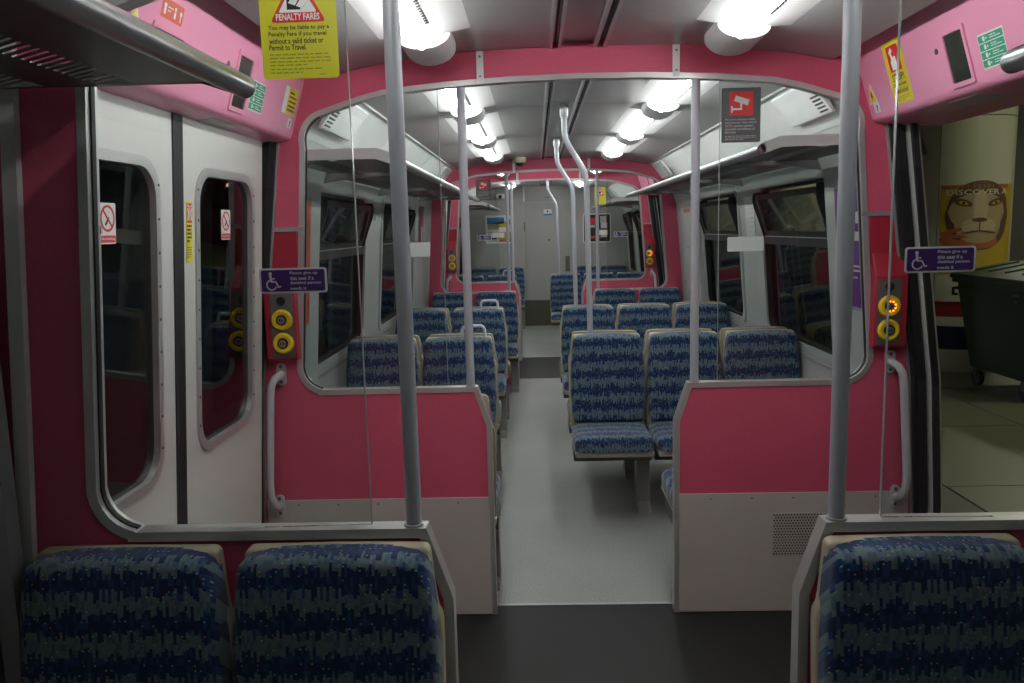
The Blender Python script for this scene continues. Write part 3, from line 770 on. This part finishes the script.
# ---- S-bend poles rising between the back-to-back seats
for y, wh in ((4.578, 'first'), (6.188, 'second'), (10.63, 'end bay')):
    p = thing('s_bend_pole', (.13, y, 0), 'grey s-bend grab pole rising behind aisle seat of the %s facing row' % wh, 'pole')
    pts = [(.135, y, .42), (.135, y, 1.0), (.125, y, 1.78), (.121, y, 1.83), (.108, y, 1.87), (.03, y, 2.0), (.013, y, 2.035), (.006, y, 2.08), (.005, y, 2.19)]
    MB().tube(pts, .0160, 14).build('bar', 'pole_paint', p, smooth=70)
    MB().tube([(.005, y, 2.155), (.005, y, 2.165), (.005, y, 2.225)], [.021, .024, .024], 14).build('ceiling_socket', 'dull_trim', p, smooth=40)
news = thing('newspaper', (-.45, 6.45, .505), 'crumpled white newspaper sheet hanging over aisle seat edge', 'newspaper')
g = MB(); prof = [(-.55, .489), (-.47, .486), (-.42, .475), (-.400, .45), (-.396, .40), (-.40, .35)]
loops = []
for x, z in prof: loops.append([(x, 6.36, z), (x, 6.44, z + .012), (x, 6.5, z + .004), (x, 6.5, z + .008), (x, 6.44, z + .016), (x, 6.36, z + .004)])
g.loft(loops).build('sheet', 'newsprint', news)

# ------------------------------------------------------------------ end wall
wall_end = thing('wall_end', (0, 0, 0), kind='structure')
MB().box(-1.32, -.33, YE, YE + .04, .41, 2.26).build('end_panel', 'end_grey', wall_end)
MB().box(.42, 1.32, YE, YE + .04, .41, 2.26).build('end_panel', 'end_grey', wall_end)
MB().box(-.33, .42, YE, YE + .04, 1.96, 2.26).build('over_door_panel', 'end_grey', wall_end)
MB().box(-1.32, 1.32, YE - .01, YE + .04, 0, .41).build('kick_panel', 'end_dark', wall_end)
for x in (-.335, .42):
    MB().box(x - .012, x + .012, YE - .014, YE, 1.97, 2.22).build('light_strip', 'lamp_white', wall_end)
    MB().box(x - .008, x + .008, YE - .010, YE, .41, 1.96).build('door_post', 'dull_trim', wall_end)
MB().box(-.34, .425, YE - .010, YE, 1.945, 1.965).build('door_lintel', 'dull_trim', wall_end)
MB().tube([(-.52, YE - .05, .41), (-.52, YE - .05, 2.2)], .014, 10).build('upright_pipe', 'dull_trim', wall_end, smooth=40)
door_n += 1
ed = thing('door_%d' % door_n, (0, 0, 0), kind='structure')
MB().box(-.325, .412, YE + .004, YE + .03, .41, 1.945).build('leaf', 'end_grey', ed, bev=.004)
MB().box(-.345, -.325, YE - .016, YE - .002, 1.50, 1.65).build('hinge', 'screw', ed)
MB().tube([(.045, YE + .006, 1.36), (.045, YE - .004, 1.36)], .014, 12).build('peephole', 'black', ed)
lk = MB().box(.30, .37, YE - .012, YE + .006, .86, 1.10).build('lock_case', 'screw', ed)
MB().box(.315, .335, YE - .05, YE + .0, 1.10, 1.20).build('lever', 'dull_trim', ed)
MB().box(.0, .07, YE - .004, YE + .001, 2.02, 2.03).build('keyway', 'black', wall_end)
sg = sign('door_notice', (.035, YE + .003, 1.79), 0, 0, 'small white and blue notice on the grey end door')
lay(sg, 'face', [rrect(0, 0, .125, .095, .004, 2)], 'sign_white', 0); lay(sg, 'blue_band', [rrect(0, -.033, .125, .028, .003, 2)], 'sign_blue', 1)
lay(sg, 'pictogram', stroke([(-.005, .03), (0, .0)], .02), 'sign_ink', 1)
po = sign('poster', (-.73, YE - .001, 1.543), 0, 0, 'white framed advert with photo collage on the end wall', 'poster')
lay(po, 'frame', [rrect(0, 0, .44, .44, .006, 2)], 'sign_white', 0, .006)
for (cx, cz, a, b, m) in ((-.06, .14, .27, .10, 'sign_blue'), (.06, .08, .20, .09, 'poster_gold'), (-.10, .05, .18, .10, 'poster_tan'), (.08, -.10, .22, .12, 'poster_gold'), (-.11, -.11, .15, .16, 'kick_grey'), (-.11, -.14, .12, .03, 'black'), (.09, -.17, .20, .05, 'poster_rust'), (.14, .12, .06, .08, 'poster_brown')):
    lay(po, 'photo', [rrect(cx, cz, a, b, .002, 1)], m, 10 + int(cz > 0) + (2 if m == 'black' else 0))
po = sign('poster', (.805, YE - .001, 1.526), 0, 0, 'black framed advert with red and white blocks on the end wall', 'poster')
lay(po, 'frame', [rrect(0, 0, .44, .45, .006, 2)], 'sign_white', 0, .006); lay(po, 'face', [rrect(0, 0, .41, .42, .004, 1)], 'black', 10)
for (cx, cz, a, b, m) in ((-.06, .11, .12, .10, 'sign_red'), (.10, .13, .10, .11, 'kick_grey'), (.11, .04, .10, .09, 'sign_white'), (.10, -.04, .13, .05, 'sign_red'), (-.08, .03, .10, .04, 'kick_grey'), (-.04, -.14, .20, .04, 'sign_red'), (.11, -.12, .10, .05, 'kick_grey')):
    lay(po, 'print_block', [rrect(cx, cz, a, b, .002, 1)], m, 12)
cc = thing('cctv_camera', (-.70, YE - .12, 2.1), 'small cctv camera on the end wall above the poster', 'camera')
MB().box(-.76, -.64, YE - .16, YE - .001, 2.02, 2.09).build('body', 'lamp_white', cc, bev=.008)
MB().tube([(-.70, YE - .158, 2.05), (-.70, YE - .19, 2.045)], .028, 12).build('lens', 'black', cc, smooth=40)
dm = thing('dome_camera', (-.30, 7.55, 2.2), 'cream ceiling dome camera with black lens near the far screen', 'camera')
MB().loft([[(-.30 + r * math.cos(R(18 * k)), 7.60 + r * math.sin(R(18 * k)), z) for k in range(20)] for r, z in ((.062, 2.206), (.062, 2.178), (.056, 2.162), (.044, 2.156))]).build('base', 'cream', dm, smooth=40)
MB().loft([[(-.30 + r * math.cos(R(18 * k)), 7.60 + r * math.sin(R(18 * k)), z) for k in range(20)] for r, z in ((.040, 2.158), (.038, 2.144), (.030, 2.131), (.016, 2.124), (.004, 2.122))]).build('lens_dome', 'black', dm, smooth=60)

# ------------------------------------------------------------------ signs
G1, G2, G3, G4 = P1 - .0045, P2 - .0045, P3 - .0045, P4 - .0045
priority_sign((-.656, G1, 1.459), 'purple wheelchair priority seat sign on glass in front of the closed doors')
priority_sign((.618, G1, 1.469), 'purple wheelchair priority seat sign on glass in front of the open doorway')
priority_sign((-.665, G3, 1.47), 'purple priority seat sign on the far screen glass, closed-door side')
priority_sign((.665, G3, 1.47), 'purple priority seat sign on the far screen glass, platform side')
def plain_sticker(pos, label, cut=False):
    o = sign('sticker', pos, 0, 0, label, 'sticker')
    lay(o, 'back_of_sign', [rrect(0, 0, .136, .055, .006)], 'sticker_back', 0)
plain_sticker((-.642, G2, 1.48), 'blank pale back of a glass sticker, closed-door side middle screen')
plain_sticker((.625, G2, 1.470), 'blank pale back of a glass sticker, platform side middle screen')
plain_sticker((-.60, G4, 1.48), 'blank pale sticker back on last screen glass, closed-door side')
plain_sticker((.60, G4, 1.48), 'blank pale sticker back on last screen glass, platform side')
# penalty fares
pf = sign('penalty_fares_sign', (-.614, G1, 1.953), 0, 0, 'lime yellow penalty fares notice with red triangle on front glass')
lay(pf, 'face', [rrect(0, 0, .148, .21, .007)], 'sign_lime', 0)
def tri(cx, cz, wd, h, r=.006):
    pts = []; P = [(cx - wd/2, cz), (cx + wd/2, cz), (cx, cz + h)]
    for i in range(3):
        a, b, c = Vector(P[i-1]), Vector(P[i]), Vector(P[(i+1) % 3]); d1 = (a - b).normalized(); d2 = (c - b).normalized()
        for t in (0, .25, .5, .75, 1): pts.append(tuple(b + d1 * r * (1-t)**2 * 1.6 + d2 * r * t**2 * 1.6))
    return pts
lay(pf, 'triangle', [tri(0, -.001, .108, .093)], 'sign_red', 1); lay(pf, 'triangle_field', [tri(0, .017, .074, .062, .003)], 'sign_white', 2)
lay(pf, 'pictogram', [[(-.020, .022), (.006, .022), (.006, .05), (-.012, .055), (-.020, .045)]], 'black', 3)
lay(pf, 'ticket', [[(-.017, .034), (-.004, .029), (.014, .058), (.004, .062)], [(-.002, .028), (.010, .024), (.026, .046), (.014, .052)]], 'sign_white', 4)
lettering(pf, 'PENALTY FARES', -.042, .0025, .084, .0125, 'sign_white', 3)
for i, (t, ww) in enumerate((('You may be liable to pay a', .118), ('Penalty Fare if you travel', .112), ('without a valid ticket or', .106), ('Permit to Travel.', .072))):
    lettering(pf, t, -.059, -.0165 - i * .0118, ww, .0105, 'sign_ink', 1)
small_print(pf, -.059, .059, [-.061, -.0675, -.074, -.0805], .0022, 'ink_olive', 1, 3); small_print(pf, -.059, .045, [-.088, -.0945], .0022, 'ink_olive', 1, 4); small_print(pf, .035, .062, [-.099], .0018, 'ink_olive', 1, 5)
# CCTV notices
def cctv_sign(pos, label):
    c = sign('cctv_notice', pos, 0, 0, label)
    lay(c, 'face', [rrect(0, 0, .143, .197, .005)], 'sign_grey', 0); lay(c, 'red_square', [rrect(.0, .042, .088, .086, .002, 2)], 'sign_red', 1)
    lay(c, 'camera_pictogram', [[(-.027, .052), (-.020, .071), (.030, .055), (.024, .034)]] + stroke([(.0, .045), (.0, .022), (-.032, .022)], .008) + stroke([(-.034, .010), (-.034, .033)], .007), 'sign_white', 2)
    for i, (t, ww) in enumerate((('For your personal safety', .112), ('and security, video linked', .116), ('CCTV cameras maintain', .104), ('recorded surveillance of', .110), ('this train.', .042))):
        lettering(c, t, -.059, -.020 - i * .0112, ww, .0085, 'kick_grey', 2)
    small_print(c, -.059, .055, [-.076, -.082, -.088], .002, 'kick_grey', 2, 8)
cctv_sign((.602, G2, 1.944), 'dark grey cctv notice with red square on the middle screen glass')
cctv_sign((-.66, G3, 1.93), 'dark grey cctv notice with red square on the far screen glass')
wn = sign('warning_notice', (.585, G4, 1.90), 0, 0, 'lime yellow notice with red triangle on the last screen glass')
lay(wn, 'face', [rrect(0, 0, .13, .20, .005)], 'sign_lime', 0); lay(wn, 'triangle', [tri(0, .0, .105, .085)], 'sign_red', 1); lay(wn, 'triangle_field', [tri(0, .014, .072, .056)], 'sign_white', 2); lay(wn, 'pictogram', [rrect(0, .035, .02, .03, .004, 2)], 'black', 3)
# header stickers; slope of the header face is 16.7 degrees
HT = 16.7
def hpos(s, y, z, e=.0): return (s * (1.075 - .3 * (z - 1.92) - e), y, z)
st = sign('stop_notice', hpos(1, 2.775, 2.032), -90, HT, 'yellow stop notice with red hand panel above the open doorway')
lay(st, 'face', [rrect(0, 0, .132, .208, .006)], 'sign_yellow', 0); lay(st, 'red_panel', [rrect(0, .045, .082, .085, .002, 2)], 'sign_red', 1)
hand = [[(-.022, .008), (.016, .008), (.028, .030), (.024, .036), (.014, .026), (.012, .05), (.004, .052), (-.004, .048), (-.010, .060), (-.018, .058), (-.016, .044), (-.026, .034)]]
lay(st, 'hand_pictogram', hand + stroke([(-.022, .062), (-.004, .076)], .014), 'sign_white', 2)
lettering(st, 'STOP!', -.042, -.029, .084, .024, 'sign_ink', 1); lettering(st, 'Do you have', -.045, -.050, .090, .015, 'sign_ink', 1); lettering(st, 'a valid ticket?', -.047, -.070, .096, .015, 'sign_ink', 1)
small_print(st, -.047, .048, [-.082, -.088, -.094], .002, 'ink_olive', 1, 9)
tw = sign('electric_warning_sticker', hpos(1, 3.0, 1.99), -90, HT, 'small yellow electric warning triangle on the platform side header')
lay(tw, 'backing', [tri(0, -.03, .07, .075, .002)], 'sign_white', 0); lay(tw, 'triangle', [tri(0, -.025, .055, .058, .003)], 'sign_yellow', 1); lay(tw, 'bolt', [[(-.004, .012), (.004, .012), (.000, .000), (.007, .000), (-.004, -.018), (-.001, -.004), (-.007, -.004)]], 'black', 2)
ts = sign('key_sticker', hpos(1, 2.985, 1.945), -90, HT, 'small white sticker with black mark on the platform side header')
lay(ts, 'face', [rrect(0, 0, .045, .035, .003, 2)], 'sign_white', 0); lay(ts, 'mark', [circ(.003, .005, .005, 10)] + stroke([(.003, .0), (.0, -.012)], .004), 'black', 1)
def green_sticker(pos, rz, label, four=4):
    o = sign('emergency_sticker', pos, rz, HT, label)
    h = .022 * four + .006
    lay(o, 'backing', [rrect(0, 0, .118, h, .003, 2)], 'sign_white', 0)
    for k in range(four):
        z = h / 2 - .014 - k * .022
        lay(o, 'green_row', [rrect(0, z, .112, .0195, .002, 2)], 'sign_green', 1)
        lay(o, 'pictogram', [rrect(-.03, z, .010, .013, .003, 2), circ(-.018, z, .003, 8)], 'sign_white', 2)
        small_print(o, -.002, .045, [z - .004, z + .002], .0025, 'sign_white', 2, 20 + k)
green_sticker(hpos(1, 2.235, 1.99), -90, 'green emergency instruction sticker above the open doorway'); green_sticker(hpos(-1, 2.62, 1.99), 90, 'green emergency instruction sticker above the closed white doors')
ys = sign('yellow_notice', hpos(-1, 2.945, 2.026), 90, HT, 'yellow and white notice above the closed doors near the pink arch')
lay(ys, 'backing', [rrect(0, 0, .148, .094, .003, 2)], 'sign_white', 0); lay(ys, 'yellow_field', [rrect(.02, 0, .10, .09, .003, 2)], 'sign_yellow', 1)
small_print(ys, -.02, .06, [-.034, -.020, -.004, .012, .026], .006, 'sign_ink', 2, 31)
ks = sign('key_sticker', hpos(-1, 2.985, 1.955), 90, HT, 'small white sticker with black mark above the closed white doors')
lay(ks, 'face', [rrect(0, 0, .05, .035, .003, 2)], 'sign_white', 0); lay(ks, 'mark', [circ(.003, .005, .005, 10)] + stroke([(.003, .0), (.0, -.012)], .004), 'black', 1)
rs = sign('red_notice', hpos(-1, 1.975, 2.085), 90, HT, 'red instruction sticker above the closed white doors')
lay(rs, 'face', [rrect(0, 0, .11, .045, .003, 2)], 'sign_orange_red', 0)
lay(rs, 'pictogram', [circ(-.04, .006, .006, 8), rrect(-.04, -.006, .01, .016, .002, 1), circ(.012, .008, .005, 8), rrect(.012, -.006, .009, .016, .002, 1), circ(.042, .004, .006, 8), rrect(.042, -.008, .004, .016, .001, 1)], 'sign_white', 1)
small_print(rs, -.026, .0, [.004, -.004], .003, 'sign_white', 1, 40)
tl = sign('electric_warning_sticker', hpos(-1, 1.81, 2.03), 90, HT, 'small white warning triangle above the closed white doors')
lay(tl, 'backing', [tri(0, -.03, .07, .07, .002)], 'sign_white', 0); lay(tl, 'triangle', [tri(0, -.024, .05, .05, .003)], 'sign_yellow', 1); lay(tl, 'bolt', [rrect(0, -.008, .008, .02, .002, 1)], 'black', 2)
# door stickers
DT = 4.1
def dpos(y, z): return (-(door_line(z) - .0003), y, z)
dm_ = (P1 + P2) / 2 - .07
def no_smoking(pos, label):
    o = sign('no_smoking_sticker', pos, 90, DT, label)
    lay(o, 'face', [rrect(0, 0, .075, .098, .005)], 'sign_white', 0)
    ring = MB(); ring.ringprism(circ(0, .012, .032, 24), circ(0, .012, .0265, 24), XZ, -.0012, -.0024); ring.build('ring', 'sign_red', o)
    lay(o, 'slash', stroke([(-.020, .032), (.020, -.008)], .0045), 'sign_red', 2); lay(o, 'cigarette', stroke([(-.010, -.004), (.006, .014)], .006), 'black', 1)
    lay(o, 'red_band', [rrect(0, -.037, .071, .017, .003, 2)], 'sign_red', 1); lettering(o, 'No Smoking', -.030, -.041, .060, .008, 'sign_white', 2)
no_smoking((-(door_line(1.585) + .0115), 1.903, 1.588), 'white no smoking sticker on window of nearer closed door leaf')
no_smoking((-(door_line(1.585) + .0115), 2.643, 1.588), 'white no smoking sticker on window of further closed door leaf')
od = sign('door_warning_strip', dpos(2.333, 1.565), 90, DT, 'narrow yellow warning strip beside the rubber edge of white door')
lay(od, 'face', [rrect(0, 0, .040, .178, .004, 2)], 'sign_yellow', 0); lay(od, 'red_panel', [rrect(0, .055, .034, .056, .002, 2)], 'sign_red', 1)
lay(od, 'figures', [circ(-.010, .076, .004, 8), circ(.010, .076, .004, 8)] + stroke([(-.013, .034), (-.008, .055), (-.013, .07)], .006) + stroke([(.013, .034), (.008, .055), (.013, .07)], .006) + stroke([(0, .034), (0, .075)], .003), 'sign_white', 2)
small_print(od, -.016, .014, [.015, .004, -.007, -.018, -.029], .006, 'sign_ink', 1, 51); small_print(od, -.016, .016, [-.046, -.053, -.060, -.067, -.074], .003, 'ink_olive', 1, 52)
# posters on the door pocket panels of the middle bay
def side_poster(s, y, z, wd, h, label, base, extras):
    o = sign('poster', (s * (bx(z) - .0515), y, z), 90 if s < 0 else -90, 4.6, label, 'poster')
    lay(o, 'frame', [rrect(0, 0, wd + .03, h + .03, .004, 2)], 'dull_trim', 0, .004); lay(o, 'face', [rrect(0, 0, wd, h, .003, 2)], base, 7)
    for (cx, cz, a, b, m) in extras: lay(o, 'print_block', [rrect(cx, cz, a, b, .002, 1)], m, 9)
    return o
side_poster(1, 3.52, 1.43, .40, .52, 'purple poster with white lettering on wall beside the middle screen', 'poster_purple', [(-.05, .13, .22, .05, 'sign_white'), (-.03, .05, .26, .04, 'sign_white'), (-.05, -.08, .24, .008, 'sign_white'), (-.05, -.10, .24, .008, 'sign_white'), (-.07, -.13, .18, .008, 'sign_white')])
side_poster(-1, 3.56, 1.42, .22, .56, 'orange red poster on wall beside the middle screen, closed-door side', 'sign_orange_red', [(0, .16, .03, .06, 'sign_white'), (0, 0, .03, .04, 'sign_white')])
side_poster(1, 7.28, 1.53, .34, .36, 'pale printed notice on wall before the far screen, platform side', 'newsprint', [(0, .14, .26, .03, 'sign_orange_red'), (0, .03, .26, .06, 'kick_grey'), (0, -.09, .26, .06, 'kick_grey')])
side_poster(-1, 7.25, 1.55, .26, .44, 'dark red poster with white figure before the far screen, closed-door side', 'band_red', [(.05, -.03, .05, .14, 'sign_white'), (0, -.17, .24, .06, 'sign_red')])
gs = sign('green_exit_sticker', (-(bx(1.66) - .002), 5.40, 1.66), 90, 4.6, 'small green and white sticker on the window pillar, closed-door side')
lay(gs, 'face', [rrect(0, 0, .06, .06, .003, 2)], 'sign_green', 0); lay(gs, 'figure', [circ(.004, .014, .005, 8)] + stroke([(.0, .006), (-.006, -.018)], .006), 'sign_white', 1)
ps = sign('paper_notice', (bx(1.57) - .002, 5.38, 1.57), -90, 4.6, 'white paper notice on the window pillar, platform side')
lay(ps, 'sheet', [rrect(0, 0, .22, .30, .002, 1)], 'sign_white', 0); small_print(ps, -.09, .09, [.1, .07, .04, .01, -.02, -.05, -.08], .003, 'kick_grey', 1, 60)
# ------------------------------------------------------------------ platform
plat = thing('platform_ground', (0, 0, -.1), kind='structure')
MB().box(1.52, 2.33, -4, 40, -.30, -.10).build('edge_strip', 'platform_stone_dark', plat)  # darker strip along the platform edge
MB().box(2.335, 14, -4, 40, -.30, -.118).build('bedding', 'joint_dark', plat)
tw_, tl_ = 1.32, 1.45
tile_me = MB().box(0, tw_ - .012, 0, tl_ - .012, -.118, -.10).mesh('paving_slab', 'platform_stone')
for i in range(5):
    for j in range(10):
        t = bpy.data.objects.new('paving_slab', tile_me); COL.objects.link(t); t.parent = plat
        t.location = (2.345 + i * tw_, 4.84 + (j - 3) * tl_, .1)
MB().box(2.345, 8.9, 15.1, 40, -.118, -.10).build('paving_beyond', 'platform_stone', plat)
MB().box(3.2, 6.5, 7.70, 7.82, -.1, -.0985).build('cross_band', 'platform_stone_dark', plat)  # narrow darker band across the slabs
MB().box(9.5, 9.7, -4, 40, -.1, 4.5).build('wall_platform', 'brick_dark', kind='structure')
def pillar(x, y, label):
    p = thing('platform_pillar', (x, y, -.1), label, 'pillar', 'platform pillars')
    def cyl(r, z0, z1): return MB().loft([[(x + r * math.cos(R(10 * k)), y + r * math.sin(R(10 * k)), z) for k in range(36)] for z in (z0, z1)])
    cyl(.55, -.10, .14).build('base', 'pillar_cream', p, smooth=40); cyl(.515, .14, .39).build('navy_band', 'band_navy', p, smooth=40)
    cyl(.52, .39, .49).build('pale_band', 'pillar_cream', p, smooth=40); cyl(.515, .49, .65).build('red_band', 'band_red', p, smooth=40)
    # curved cladding sheets with open joints
    for q in range(4):
        a0, a1 = q * 90 + 43.5, q * 90 + 132.5
        A = [a0 + (a1 - a0) * k / 12 for k in range(13)]
        for (z0, z1) in ((.655, 2.575), (2.585, 4.4)):
            lo = [(x + r * math.cos(R(a)), y + r * math.sin(R(a))) for r, aa in ((.525, A), (.512, A[::-1])) for a in aa]
            MB().prism(lo, 'z', z0, z1).build('cladding_sheet', 'pillar_cream', p, smooth=40)
    cyl(.508, .65, 4.4).build('core', 'joint_dark', p, smooth=40)
    return p
pillar(4.50, 9.08, 'cream clad platform pillar with lion poster and red and navy bands'); pillar(4.47, 14.5, 'cream clad platform pillar seen through first window beyond the seats'); pillar(4.47, 20.0, 'cream clad platform pillar seen through second window beyond the seats')
# poster wrapped on the pillar
PX, PY, PR, PA = 4.50, 9.08, .5255, R(-90)
def on_pillar(u, z, e): return (PX + (PR + e) * math.cos(PA + u / PR), PY + (PR + e) * math.sin(PA + u / PR), z)
ppo = thing('lion_poster', (4.4, 8.55, 1.2), 'gold poster of a tan lion face wrapped on the platform pillar', 'poster')
def strips(u0, u1, z0, z1, m, lift, name):
    us = [u0 + (u1 - u0) * q / 14 for q in range(15)]
    MB().loft([[on_pillar(u, z0, lift), on_pillar(u, z1, lift), on_pillar(u, z1, lift + .002), on_pillar(u, z0, lift + .002)] for u in us]).build(name, m, ppo, smooth=40)
def blob(u, z, a, b, m, lift, name, skew=0.0):
    us = [u - a + 2 * a * k / 16 for k in range(17)]
    hh = lambda q: b * max(.004, 1 - abs((q - u) / a) ** 2.2) ** .5
    MB().loft([[on_pillar(q, z + skew * (q - u) - hh(q), lift), on_pillar(q, z + skew * (q - u) + hh(q), lift), on_pillar(q, z + skew * (q - u) + hh(q), lift + .002), on_pillar(q, z + skew * (q - u) - hh(q), lift + .002)] for q in us]).build(name, m, ppo)
strips(-.40, .40, .95, 1.88, 'poster_gold', 0, 'sheet'); strips(-.40, .30, 1.84, 1.88, 'poster_rust', .003, 'top_edge')
blob(-.02, 1.56, .335, .36, 'poster_brown', .003, 'mane'); blob(-.04, 1.60, .29, .19, 'poster_tan', .006, 'brow'); blob(-.03, 1.46, .235, .19, 'poster_tan', .006, 'muzzle')
blob(-.03, 1.62, .075, .20, 'poster_light', .009, 'nose_bridge'); blob(-.115, 1.45, .085, .075, 'poster_light', .009, 'cheek'); blob(.055, 1.45, .085, .075, 'poster_light', .009, 'cheek')
blob(-.03, 1.515, .075, .022, 'poster_brown', .012, 'nose'); blob(-.03, 1.455, .006, .055, 'poster_brown', .012, 'mouth_line'); blob(-.11, 1.39, .09, .010, 'poster_brown', .012, 'mouth', .15); blob(.05, 1.39, .09, .010, 'poster_brown', .012, 'mouth', -.15)
for u, k in ((-.19, -.25), (.13, .25)):
    blob(u, 1.695, .085, .036, 'poster_brown', .009, 'eye_socket', k); blob(u, 1.69, .045, .016, 'poster_gold', .012, 'eye', k); blob(u, 1.69, .013, .013, 'black', .015, 'pupil')
blob(-.02, 1.29, .20, .075, 'poster_rust', .004, 'chin'); blob(-.29, 1.40, .11, .022, 'poster_rust', .009, 'finger', .25); blob(-.26, 1.35, .13, .02, 'poster_rust', .009, 'finger', -.1); blob(-.28, 1.28, .12, .05, 'poster_rust', .009, 'hand', -.3)
title = lettering(ppo, 'DISCOVER A', -.35, 1.775, .62, .055, 'cream', 0, 'title')
for v in title.data.vertices:
    q = on_pillar(v.co.x, v.co.z, .013); v.co = (q[0] - 4.4, q[1] - 8.55, q[2] - 1.2)
# wheelie bin
bn = thing('wheelie_bin', (4.5, 7.45, -.1), 'large dark green four wheeled bin standing beside the cream pillar', 'bin')
x0, x1, y0, y1 = 4.00, 5.05, 6.92, 8.02
lo = [(x0 + .12, y0 + .08), (x1 - .1, y0 + .08), (x1 - .1, y1 - .08), (x0 + .12, y1 - .08)]; hi = [(x0, y0), (x1, y0), (x1, y1), (x0, y1)]
MB().loft([[(x, y, .08) for x, y in lo], [(x, y, .86) for x, y in hi], [(x, y, .92) for x, y in hi]]).build('body', 'bin_green', bn, bev=.015)
MB().box(x0 - .04, x1 + .03, y0 - .04, y1 + .04, .915, .955).build('rim', 'bin_green', bn, bev=.008)
lid = MB().loft([[(x0 - .06, y, .955), (x0 - .05, y, 1.0), (x0 + .10, y, 1.03), (x0 + .5, y, 1.10), (x1 - .1, y, 1.12), (x1 + .03, y, 1.0), (x1 + .03, y, .955)] for y in (y0 - .05, y1 + .05)]).build('lid', 'bin_green', bn, bev=.006)
for y in (y0 + .2, y0 + .46, y0 + .72, y0 + .95):
    MB().loft([[(x0 + .10, yy, 1.028), (x0 + .5, yy, 1.098), (x0 + .5, yy, 1.115), (x0 + .10, yy, 1.045)] for yy in (y, y + .03)]).build('rib', 'bin_green', lid)
for (x, y) in ((x0 + .16, y0 + .16), (x0 + .16, y1 - .16), (x1 - .18, y0 + .16), (x1 - .18, y1 - .16)):
    wh = MB().tube([(x - .022, y, -.02), (x + .022, y, -.02)], .08, 18).build('wheel', 'rubber', bn, smooth=40)
    MB().box(x - .035, x + .035, y - .03, y + .03, .0, .085).build('fork', 'screw', wh)
for y in (y0 + .06, y1 - .06):
    MB().tube([(x0 - .03, y, .80), (x0 - .07, y, .80), (x0 - .07, y, .86), (x0 - .02, y, .86)], .016, 8).build('lifting_pin', 'bin_green', bn, smooth=40)
# lit kiosk far down the platform
kk = thing('lit_kiosk', (7.2, 27.0, -.1), 'distant kiosk with small bright signs far down the platform', 'kiosk')
MB().box(6.6, 9.0, 26.6, 28.5, -.1, 2.6).build('body', 'band_red', kk)
for (x, z, a, b) in ((7.0, 2.1, .35, .16), (7.05, 1.75, .28, .14), (7.3, 1.45, .2, .1), (7.0, 1.1, .15, .15), (7.5, 1.1, .12, .2), (7.9, 1.9, .4, .1)):
    MB().box(x - a/2, x + a/2, 26.55, 26.6, z - b/2, z + b/2).build('lit_sign', 'kiosk_light', kk)
# platform lamps: long tubes hung above the platform
for k, y in enumerate((1.5, 6.0, 10.5, 15.0, 19.5)):
    lp = thing('platform_lamp', (6.2, y, 3.9), 'long hanging fluorescent lamp above the platform ' + ('before the bin', 'beside the green bin', 'past the lion poster pillar', 'past the second pillar', 'by the last pillar')[k], 'lamp', 'platform lamps')
    MB().box(6.1, 6.3, y - .8, y + .8, 3.90, 4.0).build('housing', 'lamp_white', lp)
    MB().box(6.13, 6.27, y - .75, y + .75, 3.87, 3.90).build('diffuser', 'platform_tube', lp)
    MB().box(6.19, 6.21, y - .01, y + .01, 4.0, 4.5).build('hanger', 'screw', lp)
MB().box(1.6, 9.5, -4, 40, 4.5, 4.6).build('ceiling_platform', 'brick_dark', kind='structure')
